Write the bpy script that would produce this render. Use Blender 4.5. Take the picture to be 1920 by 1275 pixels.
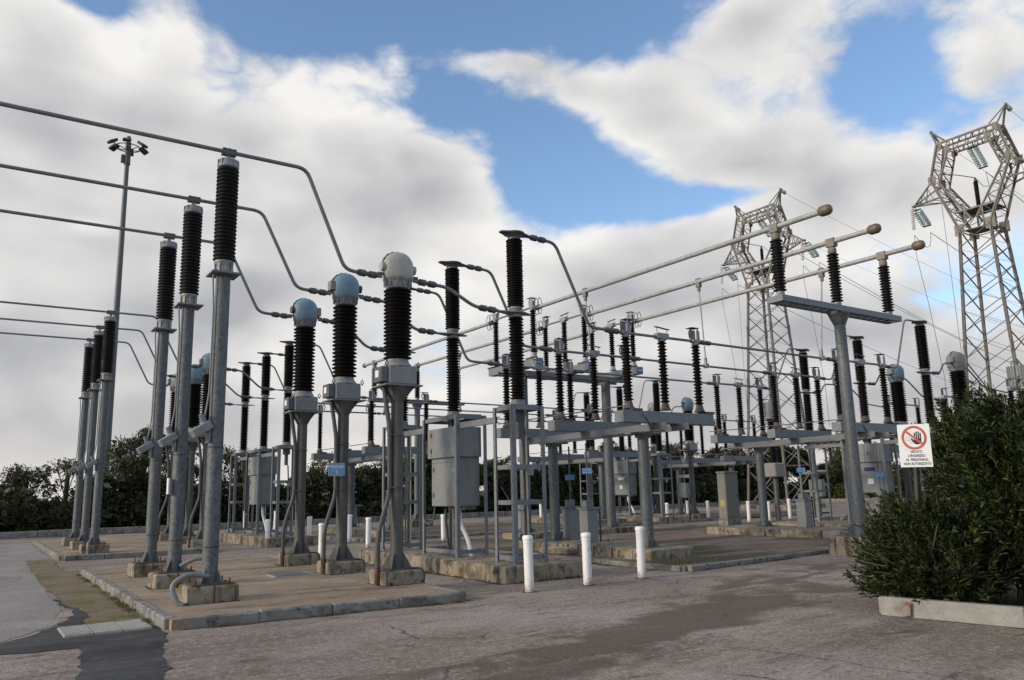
import bpy, bmesh, math, random
import numpy as np
from mathutils import Vector, Matrix

random.seed(7)
R = math.radians
S = bpy.context.scene
COL = S.collection
for o in list(bpy.data.objects):
    bpy.data.objects.remove(o)

# ------------------------------------------------------------------ camera
EYE = Vector((0.0, 0.0, 1.65))
yaw, pit, rol = R(55.44), R(10.665), R(-1.336)
fw = Vector((math.cos(pit) * math.cos(yaw), math.cos(pit) * math.sin(yaw), math.sin(pit)))
rt = Vector((math.sin(yaw), -math.cos(yaw), 0.0))
up = rt.cross(fw)
rt2 = rt * math.cos(rol) + up * math.sin(rol)
up2 = up * math.cos(rol) - rt * math.sin(rol)
cam = bpy.data.cameras.new('camera')
cam.sensor_width = 36.0
cam.lens = 1484.1 / 1920.0 * 36.0
cam.clip_start, cam.clip_end = 0.1, 3000.0
camo = bpy.data.objects.new('camera', cam)
COL.objects.link(camo)
camo.matrix_world = Matrix(((rt2.x, up2.x, -fw.x, EYE.x), (rt2.y, up2.y, -fw.y, EYE.y), (rt2.z, up2.z, -fw.z, EYE.z), (0, 0, 0, 1)))
S.camera = camo

# ------------------------------------------------------------------ sky, sun, exposure
SUN_AZ, SUN_EL = R(172.0), R(20.0)          # azimuth measured from +X towards +Y
S.view_settings.view_transform = 'Standard'
S.view_settings.look = 'None'
S.view_settings.exposure = 0.5
S.view_settings.gamma = 1.0
S.view_settings.use_curve_mapping = False
S.render.resolution_x, S.render.resolution_y = 1024, 680
S.render.film_transparent = False
S.cycles.max_bounces, S.cycles.diffuse_bounces, S.cycles.glossy_bounces, S.cycles.transmission_bounces = 5, 3, 2, 3


class NT:
    """tiny node helper"""
    def __init__(self, tree):
        self.t = tree

    def n(self, kind, **kw):
        nd = self.t.nodes.new(kind)
        for k, v in kw.items():
            setattr(nd, k, v)
        return nd

    def put(self, sock, v):
        if v is None:
            return
        if hasattr(v, 'is_linked') or isinstance(v, bpy.types.NodeSocket):
            self.t.links.new(v, sock)
        else:
            sock.default_value = v

    def math(self, op, a, b=None, c=None, clamp=False):
        nd = self.n('ShaderNodeMath', operation=op, use_clamp=clamp)
        for i, v in enumerate((a, b, c)):
            self.put(nd.inputs[i], v)
        return nd.outputs[0]

    def vmath(self, op, a, b=None, c=None):
        nd = self.n('ShaderNodeVectorMath', operation=op)
        for i, v in enumerate((a, b, c)):
            self.put(nd.inputs[i], v)
        return nd.outputs['Value'] if op in ('DOT_PRODUCT', 'LENGTH', 'DISTANCE') else nd.outputs[0]

    def noise(self, vec, scale, detail=4.0, rough=0.55, dist=0.0, lac=2.0):
        nd = self.n('ShaderNodeTexNoise')
        self.put(nd.inputs['Vector'], vec)
        nd.inputs['Scale'].default_value = scale
        nd.inputs['Detail'].default_value = detail
        nd.inputs['Roughness'].default_value = rough
        nd.inputs['Distortion'].default_value = dist
        nd.inputs['Lacunarity'].default_value = lac
        return nd

    def ramp(self, f, lo, hi):
        nd = self.n('ShaderNodeMapRange', interpolation_type='SMOOTHSTEP')
        self.put(nd.inputs[0], f)
        nd.inputs[1].default_value, nd.inputs[2].default_value = lo, hi
        return nd.outputs[0]

    def mix(self, f, a, b):
        nd = self.n('ShaderNodeMix', data_type='RGBA')
        self.put(nd.inputs[0], f)
        for sock, v in ((nd.inputs[6], a), (nd.inputs[7], b)):
            if isinstance(v, (tuple, list)):
                v = tuple(v) + ((1.0,) if len(v) == 3 else ())
            self.put(sock, v)
        return nd.outputs[2]

    def blobs(self, vec, items):
        acc = 0.0
        for cx, cy, rx, ry, w in items:
            d = self.vmath('SUBTRACT', vec, (cx, cy, 0.0))
            d = self.vmath('MULTIPLY', d, (1.0 / rx, 1.0 / ry, 0.0))
            q = self.vmath('DOT_PRODUCT', d, d)
            e = self.math('EXPONENT', self.math('MULTIPLY', q, -1.0))
            acc = self.math('MULTIPLY_ADD', e, w, acc)
        return acc


sd = Vector((math.cos(SUN_EL) * math.cos(SUN_AZ), math.cos(SUN_EL) * math.sin(SUN_AZ), math.sin(SUN_EL)))
world = bpy.data.worlds.new('World')
S.world = world
world.use_nodes = True
world.cycles.sampling_method = 'MANUAL'
world.cycles.sample_map_resolution = 512
wt = world.node_tree
wt.nodes.clear()
W = NT(wt)
wout = W.n('ShaderNodeOutputWorld')
wbg = W.n('ShaderNodeBackground')
wbg.inputs['Strength'].default_value = 0.15
wt.links.new(wbg.outputs[0], wout.inputs[0])
sky = W.n('ShaderNodeTexSky', sky_type='NISHITA')
sky.sun_disc = False
sky.sun_elevation = SUN_EL
sky.sun_rotation = math.pi / 2 - SUN_AZ
sky.air_density, sky.dust_density, sky.ozone_density = 1.0, 0.6, 2.5
wdir = W.vmath('NORMALIZE', W.n('ShaderNodeTexCoord').outputs['Generated'])
sep = W.n('ShaderNodeSeparateXYZ')
wt.links.new(wdir, sep.inputs[0])
az = W.math('MULTIPLY', W.math('ARCTAN2', sep.outputs[1], sep.outputs[0]), 180 / math.pi)
el = W.math('MULTIPLY', W.math('ARCSINE', sep.outputs[2]), 180 / math.pi)
comb = W.n('ShaderNodeCombineXYZ')
wt.links.new(az, comb.inputs[0]); wt.links.new(el, comb.inputs[1])
# cloud banks and gaps, in degrees of azimuth and elevation
BANKS = [(85.5, 22.5, 10.2, 7.4, 0.8), (68.1, 23.2, 7.4, 5.4, 0.8), (59.2, 22.0, 3.7, 4.1, 0.75), (76.7, 14.7, 17.1, 7.1, 0.8), (85.9, 7.8, 11.6, 6.6, 0.8),
         (72.7, 3.2, 26.5, 4.0, 0.7), (35.7, 3.7, 25.9, 4.6, 0.7), (80.0, 30.0, 2.8, 2.8, 0.55), (87.9, 28.4, 3.6, 2.4, 0.5), (47.8, 15.7, 10.1, 3.2, 0.85),
         (55.3, 30.1, 4.6, 0.9, 0.75), (48.7, 28.0, 4.5, 1.4, 0.75), (44.0, 25.2, 5.1, 2.3, 0.85), (37.6, 23.0, 5.6, 2.1, 0.8), (36.1, 31.1, 5.3, 2.9, 0.9),
         (30.1, 19.2, 8.6, 2.6, 0.8), (22.9, 18.1, 4.3, 3.5, 0.7), (21.7, 25.2, 2.3, 2.4, 0.65), (36.8, 10.3, 17.3, 6.2, 0.7), (64.1, 30.8, 1.2, 1.5, 0.45),
         (33.5, 27.0, 3.2, 1.6, 0.45), (68.3, 32.8, 8.1, 2.8, -1.5), (53.1, 33.2, 9.7, 2.0, -1.5), (60.4, 27.5, 2.9, 2.1, -1.1), (52.3, 23.4, 4.5, 2.6, -1.5),
         (28.3, 25.9, 3.1, 3.0, -1.05), (42.4, 19.8, 5.4, 1.2, -1.2), (85.2, 30.8, 2.9, 0.9, -1.0), (49.5, 20.7, 4.8, 1.5, -1.2), (75.7, 32.3, 2.3, 1.9, -1.0),
         (55.0, 26.6, 4.6, 1.6, -0.8), (47.8, 30.9, 4.6, 1.5, -0.6), (24.6, 22.1, 2.1, 1.3, -0.35), (27.1, 11.4, 1.8, 0.7, -0.55), (84.4, 17.2, 1.6, 0.6, -0.7)]
field = W.blobs(comb.outputs[0], BANKS)
wp = W.vmath('MULTIPLY', wdir, (1.0, 1.0, 1.7))
warp = W.vmath('MULTIPLY_ADD', W.noise(wp, 5.0, 3).outputs['Color'], (0.10, 0.10, 0.10), (-0.05, -0.05, -0.05))
wpw = W.vmath('ADD', wp, warp)
def billow(v, scale, detail):
    # rounded heaps with creases between them, as on cumulus
    return W.math('ABSOLUTE', W.math('MULTIPLY_ADD', W.noise(v, scale, detail, 0.5).outputs[0], 2.0, -1.0))


n1 = W.noise(wpw, 5.0, 5, 0.48).outputs[0]
soft = W.noise(wp, 6.0, 2.5, 0.42).outputs[0]
soft_up = W.noise(W.vmath('ADD', wp, tuple(c * .06 for c in (sd.x, sd.y, sd.z + .9))), 6.0, 2.5, 0.42).outputs[0]
b1 = billow(wpw, 12.0, 5)
fine = W.noise(wpw, 26.0, 5, 0.6).outputs[0]
body = W.math('MULTIPLY_ADD', W.math('SUBTRACT', n1, 0.5), 1.7, W.math('ADD', field, 0.36))      # the same broken cover all round the sky
dens = W.math('MULTIPLY_ADD', W.math('SUBTRACT', b1, 0.16), 0.95, body)
dens = W.math('MULTIPLY_ADD', W.math('SUBTRACT', fine, 0.5), 0.55, dens)
dens = W.math('MULTIPLY_ADD', W.ramp(el, 7.0, 0.0), 0.7, dens)      # cloud decks close up towards the horizon
alpha = W.ramp(dens, 0.0, 0.80)
relief = W.math('MULTIPLY', W.math('SUBTRACT', soft, soft_up), 1.45)
thick = W.ramp(body, 0.55, 1.7)
big = W.noise(wp, 3.4, 2, 0.5).outputs[0]
glow = W.vmath('DOT_PRODUCT', wdir, tuple(sd))           # thin cloud is brighter towards the sun
lit = W.math('ADD', W.math('ADD', 0.90, relief), W.math('MULTIPLY', thick, -0.48))
lit = W.math('ADD', lit, W.math('MULTIPLY', W.math('SUBTRACT', big, 0.5), 0.6))
lit = W.math('ADD', lit, W.math('MULTIPLY', W.math('SUBTRACT', b1, 0.16), 0.16))
lit = W.math('ADD', lit, W.math('MULTIPLY', glow, 0.12))
lit = W.math('ADD', lit, W.math('MULTIPLY', W.ramp(el, 22.0, 7.0), -0.12))
lit = W.math('MINIMUM', W.math('MAXIMUM', lit, 0.08), 1.0)
ccol = W.mix(lit, (1.92, 1.97, 2.13), (4.35, 4.27, 4.13))
low = W.ramp(el, 9.0, 0.0)
ccol = W.mix(W.math('MULTIPLY', low, 0.55), ccol, (3.5, 3.28, 3.08))
skyc = W.mix(1.0, (0, 0, 0), sky.outputs[0])
final = W.mix(alpha, skyc, ccol)
wt.links.new(final, wbg.inputs['Color'])

sun = bpy.data.lights.new('sun', 'SUN')
sun.energy = 1.9
sun.angle = R(11.0)
sun.color = (1.0, 0.85, 0.66)
suno = bpy.data.objects.new('sun', sun)
COL.objects.link(suno)
suno.rotation_euler = (-sd).to_track_quat('-Z', 'Y').to_euler()
suno.location = sd * 80


# ------------------------------------------------------------------ materials
def rgba(c):
    return (c[0], c[1], c[2], 1.0)


MATS = {}
# overall reflectance of each weathered surface (the tables below give relative tones)
WEATHER = {'concrete_slab': .85, 'galvanised': .41, 'galvanised_old': .52, 'galvanised_beam': .66, 'cabinet_steel': .66, 'cast_metal': .75, 'aluminium': .85, 'tube_dark': .62,
           'plastic_white': 1.0, 'bollard_white': 1.0, 'sign_white': .95, 'polymer_black': 1.0, 'porcelain_brown': 1.0, 'sign_black': 1.0, 'cable_dark': 1.0, 'post_dark': .6, 'glass_green': 1.0,
           'glass_clear': 1.0, 'tower_paint': .62, 'tower_steel': .6, 'dome_blue': .62, 'dome_cream': .72, 'sign_red': .9, 'sign_blue': .8, 'sign_blue_pale': .8, 'corona_brass': .75,
           'pavement': .82, 'concrete_lane': .66, 'asphalt_patch': .95, 'trench_gravel': .72, 'pad_concrete': .80, 'yard_gravel': .78, 'concrete_plinth': .80, 'concrete_kerb': .74, 'concrete_kerb_light': .66, 'kiosk_paint': .72}


def material(name, base, layers=(), rough=0.6, metal=0.0, bump=None, rand=True, rough_var=0.0, spec=0.5, trans=0.0):
    """layers: (colour, scale, lo, hi[, stretch])"""
    wk = WEATHER.get(name, .62)
    base = [c * wk for c in base]
    layers = [([c * wk for c in L[0]],) + tuple(L[1:]) for L in layers]
    m = bpy.data.materials.new(name)
    m.use_nodes = True
    t = NT(m.node_tree)
    b = m.node_tree.nodes['Principled BSDF']
    vec = t.n('ShaderNodeTexCoord').outputs['Object']
    if rand:
        oi = t.n('ShaderNodeObjectInfo').outputs['Random']
        off = t.n('ShaderNodeCombineXYZ')
        for i, k in enumerate((37.0, 91.0, 53.0)):
            m.node_tree.links.new(t.math('MULTIPLY', oi, k), off.inputs[i])
        vec = t.vmath('ADD', vec, off.outputs[0])
    col = None
    for i, L in enumerate(layers):
        c, sc, lo, hi = L[:4]
        v = vec
        if len(L) > 4:
            v = t.vmath('MULTIPLY', vec, L[4])
        v = t.vmath('ADD', v, (i * 7.3, i * 3.1, i * 5.7))
        f = t.ramp(t.noise(v, sc, 6, 0.6, 0.3).outputs[0], lo, hi)
        col = t.mix(f, rgba(base) if col is None else col, rgba(c))
    if col is None:
        b.inputs['Base Color'].default_value = rgba(base)
    else:
        m.node_tree.links.new(col, b.inputs['Base Color'])
    b.inputs['Metallic'].default_value = metal
    b.inputs['Roughness'].default_value = rough
    b.inputs['Specular IOR Level'].default_value = spec
    if rough_var:
        r = t.math('MULTIPLY_ADD', t.noise(vec, 9.0, 4).outputs[0], rough_var, rough - rough_var / 2)
        m.node_tree.links.new(r, b.inputs['Roughness'])
    if trans:
        b.inputs['Transmission Weight'].default_value = trans
    if bump:
        bn = t.n('ShaderNodeBump')
        bn.inputs['Strength'].default_value = bump[1]
        bn.inputs['Distance'].default_value = bump[2] if len(bump) > 2 else 0.02
        m.node_tree.links.new(t.noise(vec, bump[0], 6, 0.65).outputs[0], bn.inputs['Height'])
        m.node_tree.links.new(bn.outputs[0], b.inputs['Normal'])
    MATS[name] = m
    return m


material('galvanised', (0.228, 0.252, 0.272), [((0.30, 0.328, 0.352), 11, .44, .58), ((0.155, 0.168, 0.18), 22, .50, .64), ((0.33, 0.355, 0.375), 4, .54, .70, (1, 1, .3)), ((0.20, 0.195, 0.18), 2.2, .56, .75, (1, 1, .25))], 0.55, 0.15, (40, .06), rough_var=.2)
material('galvanised_old', (0.165, 0.165, 0.155), [((0.21, 0.21, 0.20), 9, .42, .62), ((0.12, 0.115, 0.10), 3, .5, .72, (1, 1, .2))], 0.58, 0.25, (40, .06), rough_var=.2)
material('galvanised_beam', (0.228, 0.247, 0.265), [((0.29, 0.312, 0.33), 16, .42, .62), ((0.175, 0.18, 0.185), 36, .52, .7), ((0.18, 0.17, 0.15), 1.6, .58, .78)], 0.55, 0.1, (40, .06), rough_var=.2)
material('cabinet_steel', (0.30, 0.315, 0.31), [((0.345, 0.36, 0.355), 5, .4, .65), ((0.25, 0.26, 0.255), 40, .5, .7), ((0.22, 0.22, 0.205), 1.5, .55, .8, (1, 1, .3))], 0.5, 0.05, (60, .03), rough_var=.2)
material('kiosk_paint', (0.235, 0.235, 0.20), [((0.27, 0.27, 0.235), 2.5, .4, .7), ((0.19, 0.185, 0.155), 8, .55, .75)], 0.6)
material('polymer_black', (0.007, 0.0068, 0.007), [((0.013, 0.0125, 0.0125), 4, .45, .7)], 0.5, spec=.25)
material('porcelain_brown', (0.0062, 0.0050, 0.0048), [((0.0105, 0.0078, 0.0072), 5, .45, .7)], 0.45, spec=.12)
material('red_flange', (0.14, 0.10, 0.088), [((0.19, 0.15, 0.135), 9, .4, .65), ((0.13, 0.075, 0.06), 22, .5, .7)], 0.75)
material('aluminium', (0.42, 0.42, 0.42), [((0.34, 0.34, 0.335), 6, .4, .65), ((0.29, 0.28, 0.26), 1.4, .5, .75)], 0.5, 0.15, rough_var=.15)
material('aluminium_dark', (0.17, 0.172, 0.175), [((0.22, 0.22, 0.22), 10, .4, .65)], 0.5, 0.5)
material('tube_dark', (0.27, 0.27, 0.27), [((0.33, 0.33, 0.325), 5, .4, .65)], 0.5, 0.2)
material('cast_metal', (0.36, 0.37, 0.375), [((0.27, 0.275, 0.28), 12, .42, .65)], 0.55, 0.3)
material('corona_brass', (0.215, 0.16, 0.11), [((0.17, 0.13, 0.095), 6, .4, .65)], 0.55, 0.2)
material('dome_blue', (0.225, 0.37, 0.475), [((0.29, 0.435, 0.53), 5, .45, .7), ((0.20, 0.29, 0.35), 3, .55, .8, (1, 1, .3))], 0.5)
material('dome_cream', (0.50, 0.49, 0.43), [((0.56, 0.55, 0.49), 5, .45, .7), ((0.38, 0.36, 0.30), 3, .55, .8, (1, 1, .3))], 0.5)
material('dome_grey', (0.40, 0.36, 0.355), [((0.34, 0.30, 0.29), 5, .45, .7)], 0.5)
material('plastic_white', (0.80, 0.80, 0.79), [((0.68, 0.67, 0.63), 5, .46, .72, (1, 1, .35)), ((0.42, 0.39, 0.33), 9, .60, .78, (1, 1, .5)), ((0.25, 0.22, 0.18), 30, .64, .74)], 0.45)
material('plastic_grey', (0.33, 0.33, 0.33), [((0.28, 0.28, 0.28), 8, .4, .7)], 0.5)
material('cable_dark', (0.05, 0.05, 0.05), [((0.09, 0.085, 0.08), 8, .4, .7)], 0.6)
material('cable_green_grey', (0.10, 0.105, 0.10), [((0.14, 0.14, 0.13), 6, .4, .7)], 0.6)
material('cable_blue', (0.16, 0.21, 0.26), [], 0.55)
material('dirt_shade', (0.055, 0.045, 0.035), [((0.11, 0.09, 0.065), 6, .42, .62), ((0.05, 0.055, 0.02), 4, .54, .7)], 0.95, bump=(40, .5))  # dirt tone for the edge strips, contact shade included in the colour
material('rust', (0.17, 0.085, 0.045), [((0.10, 0.05, 0.03), 18, .4, .65), ((0.26, 0.18, 0.11), 9, .5, .75)], 0.85, bump=(50, .2))
material('concrete_plinth', (0.315, 0.262, 0.19), [((0.40, 0.345, 0.265), 4, .42, .65), ((0.12, 0.10, 0.072), 3.2, .46, .66, (1, 1, .6)), ((0.05, 0.043, 0.034), 6, .53, .68), ((0.20, 0.165, 0.035), 2.3, .56, .70), ((0.05, 0.045, 0.036), 2.6, .56, .68, (2.2, 2.2, .35))], 0.9, bump=(26, .45))
material('concrete_kerb', (0.27, 0.258, 0.232), [((0.36, 0.348, 0.315), 5, .42, .66), ((0.13, 0.12, 0.10), 2.6, .46, .68), ((0.065, 0.06, 0.048), 8, .54, .70)], 0.9, bump=(30, .45))
material('concrete_kerb_light', (0.40, 0.385, 0.35), [((0.47, 0.455, 0.415), 6, .42, .66), ((0.22, 0.205, 0.175), 3, .55, .78), ((0.12, 0.11, 0.09), 40, .6, .7)], 0.9, bump=(34, .5))
material('concrete_slab', (0.36, 0.345, 0.315), [((0.44, 0.43, 0.39), 5, .42, .66), ((0.2, 0.19, 0.165), 3, .55, .8)], 0.9, bump=(30, .4))
material('tower_paint', (0.30, 0.275, 0.24), [((0.37, 0.34, 0.30), 3, .4, .65), ((0.21, 0.185, 0.155), 7, .5, .72)], 0.7, 0.1)
material('tower_steel', (0.30, 0.295, 0.28), [((0.22, 0.215, 0.20), 3, .4, .65)], 0.6, 0.25)
material('glass_green', (0.50, 0.66, 0.60), [((0.66, 0.77, 0.72), 30, .4, .6)], 0.12, spec=.6, trans=.35)
material('glass_clear', (0.62, 0.64, 0.62), [], 0.15, spec=.6, trans=.3)
material('sign_white', (0.76, 0.77, 0.78), [((0.68, 0.69, 0.70), 4, .5, .8)], 0.5)
material('sign_red', (0.50, 0.085, 0.06), [((0.55, 0.14, 0.10), 6, .4, .7)], 0.5)
material('sign_black', (0.012, 0.012, 0.014), [], 0.5)
material('sign_blue', (0.055, 0.18, 0.46), [((0.10, 0.25, 0.52), 5, .4, .7)], 0.5)
material('sign_blue_pale', (0.23, 0.42, 0.66), [((0.30, 0.48, 0.70), 5, .4, .7)], 0.5)
material('sign_navy', (0.015, 0.03, 0.16), [], 0.5)
material('yellow_label', (0.60, 0.47, 0.17), [], 0.6)
material('post_dark', (0.035, 0.035, 0.035), [((0.06, 0.058, 0.055), 6, .4, .7)], 0.55)
material('lamp_glass', (0.05, 0.055, 0.06), [], 0.2)
material('bark', (0.10, 0.08, 0.06), [((0.06, 0.048, 0.036), 10, .4, .65)], 0.95, bump=(18, .6))
material('stem_green', (0.12, 0.11, 0.06), [((0.16, 0.14, 0.09), 6, .4, .65)], 0.8)
material('red_spray', (0.30, 0.12, 0.10), [((0.36, 0.31, 0.28), 16, .42, .56)], 0.8)


def splash_dirt(m):
    # mud splashed up the foot of the bollards
    t = NT(m.node_tree)
    b = m.node_tree.nodes['Principled BSDF']
    src = b.inputs['Base Color'].links[0].from_socket
    vec = t.n('ShaderNodeTexCoord').outputs['Object']
    sp = t.n('ShaderNodeSeparateXYZ')
    m.node_tree.links.new(vec, sp.inputs[0])
    h = t.math('MULTIPLY_ADD', t.math('SUBTRACT', t.noise(vec, 9, 6, .65).outputs[0], .5), -.55, sp.outputs[2])
    m.node_tree.links.new(t.mix(t.math('MULTIPLY', t.ramp(h, .20, .0), .75), src, rgba((.20, .165, .125))), b.inputs['Base Color'])


material('bollard_white', (0.78, 0.78, 0.77), [((0.66, 0.65, 0.61), 5, .46, .72, (1, 1, .35)), ((0.42, 0.39, 0.33), 9, .60, .78, (1, 1, .5)), ((0.25, 0.22, 0.18), 30, .64, .74)], 0.45)
splash_dirt(MATS['bollard_white'])


def leaf_material(name, dark, mid, light, scale):
    m = bpy.data.materials.new(name)
    m.use_nodes = True
    t = NT(m.node_tree)
    b = m.node_tree.nodes['Principled BSDF']
    vec = t.n('ShaderNodeTexCoord').outputs['Object']
    geo = t.n('ShaderNodeNewGeometry').outputs['Random Per Island']
    c = t.mix(t.ramp(t.noise(vec, scale, 3).outputs[0], .35, .65), rgba(dark), rgba(mid))
    c = t.mix(t.ramp(geo, .55, 1.0), c, rgba(light))
    old = t.ramp(t.math('FRACT', t.math('MULTIPLY', geo, 37.0)), .955, .985)
    c = t.mix(t.math('MULTIPLY', old, .8), c, rgba((light[0] * 2.0, light[1] * 1.5, light[2] * 1.2)))      # a few yellowed leaves
    m.node_tree.links.new(c, b.inputs['Base Color'])
    b.inputs['Roughness'].default_value = 0.55
    b.inputs['Specular IOR Level'].default_value = 0.3
    tr = t.n('ShaderNodeBsdfTranslucent')
    m.node_tree.links.new(c, tr.inputs[0])
    mx = t.n('ShaderNodeMixShader')
    mx.inputs[0].default_value = 0.22
    m.node_tree.links.new(b.outputs[0], mx.inputs[1])
    m.node_tree.links.new(tr.outputs[0], mx.inputs[2])
    m.node_tree.links.new(mx.outputs[0], m.node_tree.nodes['Material Output'].inputs[0])
    MATS[name] = m


leaf_material('leaf_hedge', (0.032, 0.038, 0.017), (0.055, 0.062, 0.027), (0.090, 0.094, 0.043), .5)
leaf_material('leaf_tree', (0.042, 0.048, 0.024), (0.062, 0.068, 0.034), (0.095, 0.098, 0.052), .6)
leaf_material('leaf_olive', (0.075, 0.082, 0.048), (0.10, 0.105, 0.065), (0.14, 0.14, 0.09), .8)
leaf_material('leaf_oleander', (0.012, 0.021, 0.007), (0.021, 0.034, 0.010), (0.070, 0.092, 0.024), 1.5)
leaf_material('leaf_weed', (0.05, 0.065, 0.02), (0.09, 0.10, 0.03), (0.15, 0.14, 0.05), 3)


def ground_material(name, base, layers, blobs=(), stain=(0.06, 0.05, 0.042), stain_rough=0.45, bump=(60, .35, .01), rough=0.92, speck=None, cracks=None, grain=52.0, grain_amp=.45):
    m = bpy.data.materials.new(name)
    m.use_nodes = True
    t = NT(m.node_tree)
    b = m.node_tree.nodes['Principled BSDF']
    vec = t.n('ShaderNodeTexCoord').outputs['Object']
    wk = WEATHER.get(name, .62)
    layers = [([c * wk for c in L[0]],) + tuple(L[1:]) for L in layers]
    stain = [c * (wk + .25) for c in stain]
    if speck:
        speck = (speck[0], [c * wk for c in speck[1]]) + tuple(speck[2:])
    col = rgba([c * wk for c in base])
    for i, L in enumerate(layers):
        c, sc, lo, hi = L[:4]
        v = t.vmath('MULTIPLY', vec, L[4]) if len(L) > 4 else vec
        v = t.vmath('ADD', v, (i * 17.3, i * 13.1, 0))
        f = t.ramp(t.noise(v, sc, 7, 0.62, 0.4).outputs[0], lo, hi)
        if len(L) > 5:
            f = t.math('MULTIPLY', f, L[5])
        col = t.mix(f, col, rgba(c))
    rsock = None
    if blobs:
        f = t.blobs(vec, blobs)
        nz = t.noise(t.vmath('MULTIPLY', vec, (1.0, 1.8, 1.0)), 1.0, 9, .62, .6).outputs[0]
        f = t.math('MULTIPLY_ADD', t.math('SUBTRACT', nz, .5), 3.4, f)
        f = t.ramp(f, .36, .86)
        col = t.mix(t.math('MULTIPLY', f, .86), col, rgba(stain))
        rsock = t.math('MULTIPLY_ADD', f, stain_rough - rough, rough)
        m.node_tree.links.new(rsock, b.inputs['Roughness'])
    else:
        b.inputs['Roughness'].default_value = rough
    gv = t.n('ShaderNodeTexVoronoi', feature='F1')
    t.put(gv.inputs['Vector'], vec)
    gv.inputs['Scale'].default_value = grain
    gs = t.n('ShaderNodeSeparateColor')
    m.node_tree.links.new(gv.outputs['Color'], gs.inputs[0])
    gm = t.math('MULTIPLY_ADD', t.math('POWER', gs.outputs[0], 1.5), grain_amp, 1.0 - grain_amp * .42)
    gx = t.n('ShaderNodeVectorMath', operation='SCALE')
    t.put(gx.inputs[0], col)
    t.put(gx.inputs['Scale'], gm)
    col = gx.outputs[0]
    if cracks:
        wv = t.vmath('ADD', vec, t.vmath('MULTIPLY', t.noise(vec, 1.3, 5, .6).outputs['Color'], (.55, .55, 0)))
        vo = t.n('ShaderNodeTexVoronoi', feature='DISTANCE_TO_EDGE')
        t.put(vo.inputs['Vector'], wv)
        vo.inputs['Scale'].default_value = cracks
        f = t.math('MULTIPLY', t.ramp(vo.outputs['Distance'], .010, .003), t.ramp(t.noise(vec, .35, 3).outputs[0], .50, .60))
        col = t.mix(t.math('MULTIPLY', f, .75), col, rgba((0.05, 0.043, 0.04)))
    if speck:
        sp = t.ramp(t.noise(vec, speck[0], 3, .7).outputs[0], speck[2], speck[3])
        col = t.mix(t.math('MULTIPLY', sp, .8), col, rgba(speck[1]))
    m.node_tree.links.new(col, b.inputs['Base Color'])
    b.inputs['Specular IOR Level'].default_value = 0.35
    bn = t.n('ShaderNodeBump')
    bn.inputs['Strength'].default_value = bump[1]
    bn.inputs['Distance'].default_value = bump[2]
    h = t.math('ADD', t.noise(vec, bump[0], 5, .7).outputs[0], t.math('MULTIPLY', t.noise(vec, bump[0] * .06, 4).outputs[0], 1.5))
    m.node_tree.links.new(h, bn.inputs['Height'])
    m.node_tree.links.new(bn.outputs[0], b.inputs['Normal'])
    MATS[name] = m


ground_material('pavement', (0.315, 0.245, 0.188),
                [((0.40, 0.335, 0.285), .5, .42, .60), ((0.185, 0.146, 0.115), .8, .46, .64, (.5, 1.2, 1)), ((0.46, 0.395, 0.345), 2.6, .53, .70, (.45, 2.2, 1), .75), ((0.080, 0.064, 0.053), 3.0, .55, .70, (.45, 1.9, 1), .9), ((0.200, 0.155, 0.122), .22, .46, .58, (1, 1, 1), .6),
                 ((0.40, 0.35, 0.31), 11, .50, .62, (1, 1, 1), .7), ((0.10, 0.08, 0.068), 17, .53, .66, (1, 1, 1), .75), ((0.50, 0.45, 0.41), 34, .56, .66, (1, 1, 1), .7), ((0.08, 0.066, 0.058), 42, .55, .66, (1, 1, 1), .7)],
                [(6.2, 6.9, 2.4, .55, 1.0), (8.6, 7.6, 1.7, .55, 1.0), (9.6, 8.1, 1.6, .7, .8), (11.6, 9.2, 1.8, .7, .62), (14.0, 9.9, 2.2, .6, .6), (12.6, 7.8, 2.0, .7, .55), (4.3, 6.2, 1.6, .5, .85), (9.2, 5.2, 1.2, .5, .5), (16.5, 10.4, 2.0, .5, .5), (3.2, 8.6, 1.4, .4, .5), (1.4, 7.4, 1.0, .6, .45)],
                stain=(0.088, 0.067, 0.045), stain_rough=.75, cracks=.42)
ground_material('concrete_lane', (0.35, 0.315, 0.285), [((0.43, 0.39, 0.355), .9, .42, .66), ((0.22, 0.20, 0.19), 1.4, .52, .74, (1.2, .35, 1)), ((0.15, 0.135, 0.13), 5, .6, .76)], bump=(70, .3, .008), speck=(110, (0.45, 0.43, 0.41), .60, .72))
ground_material('asphalt_patch', (0.045, 0.045, 0.046), [((0.15, 0.138, 0.125), 5.5, .55, .72, (.6, 1.4, 1), .8), ((0.075, 0.074, 0.073), 1.4, .42, .66, (.4, 1.4, 1)), ((0.14, 0.135, 0.13), 3.2, .56, .76, (.35, 2.2, 1), .8), ((0.022, 0.022, 0.023), 1.1, .5, .72)], bump=(90, .6, .012))
ground_material('trench_gravel', (0.235, 0.172, 0.105), [((0.29, 0.222, 0.145), 2.2, .42, .66), ((0.165, 0.155, 0.020), 1.3, .52, .62), ((0.14, 0.12, 0.09), 4.5, .54, .74), ((0.05, 0.045, 0.04), 2.0, .62, .76)], bump=(60, .8, .02), speck=(36, (0.48, 0.42, 0.33), .57, .67))
ground_material('pad_concrete', (0.325, 0.240, 0.160), [((0.40, 0.315, 0.225), 1.0, .42, .64), ((0.170, 0.122, 0.082), 1.5, .50, .70, (.5, 1.1, 1)), ((0.43, 0.39, 0.33), 6, .60, .74), ((0.10, 0.082, 0.064), 3.6, .60, .78)], bump=(60, .55, .014), speck=(38, (0.56, 0.50, 0.42), .58, .68))
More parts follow.
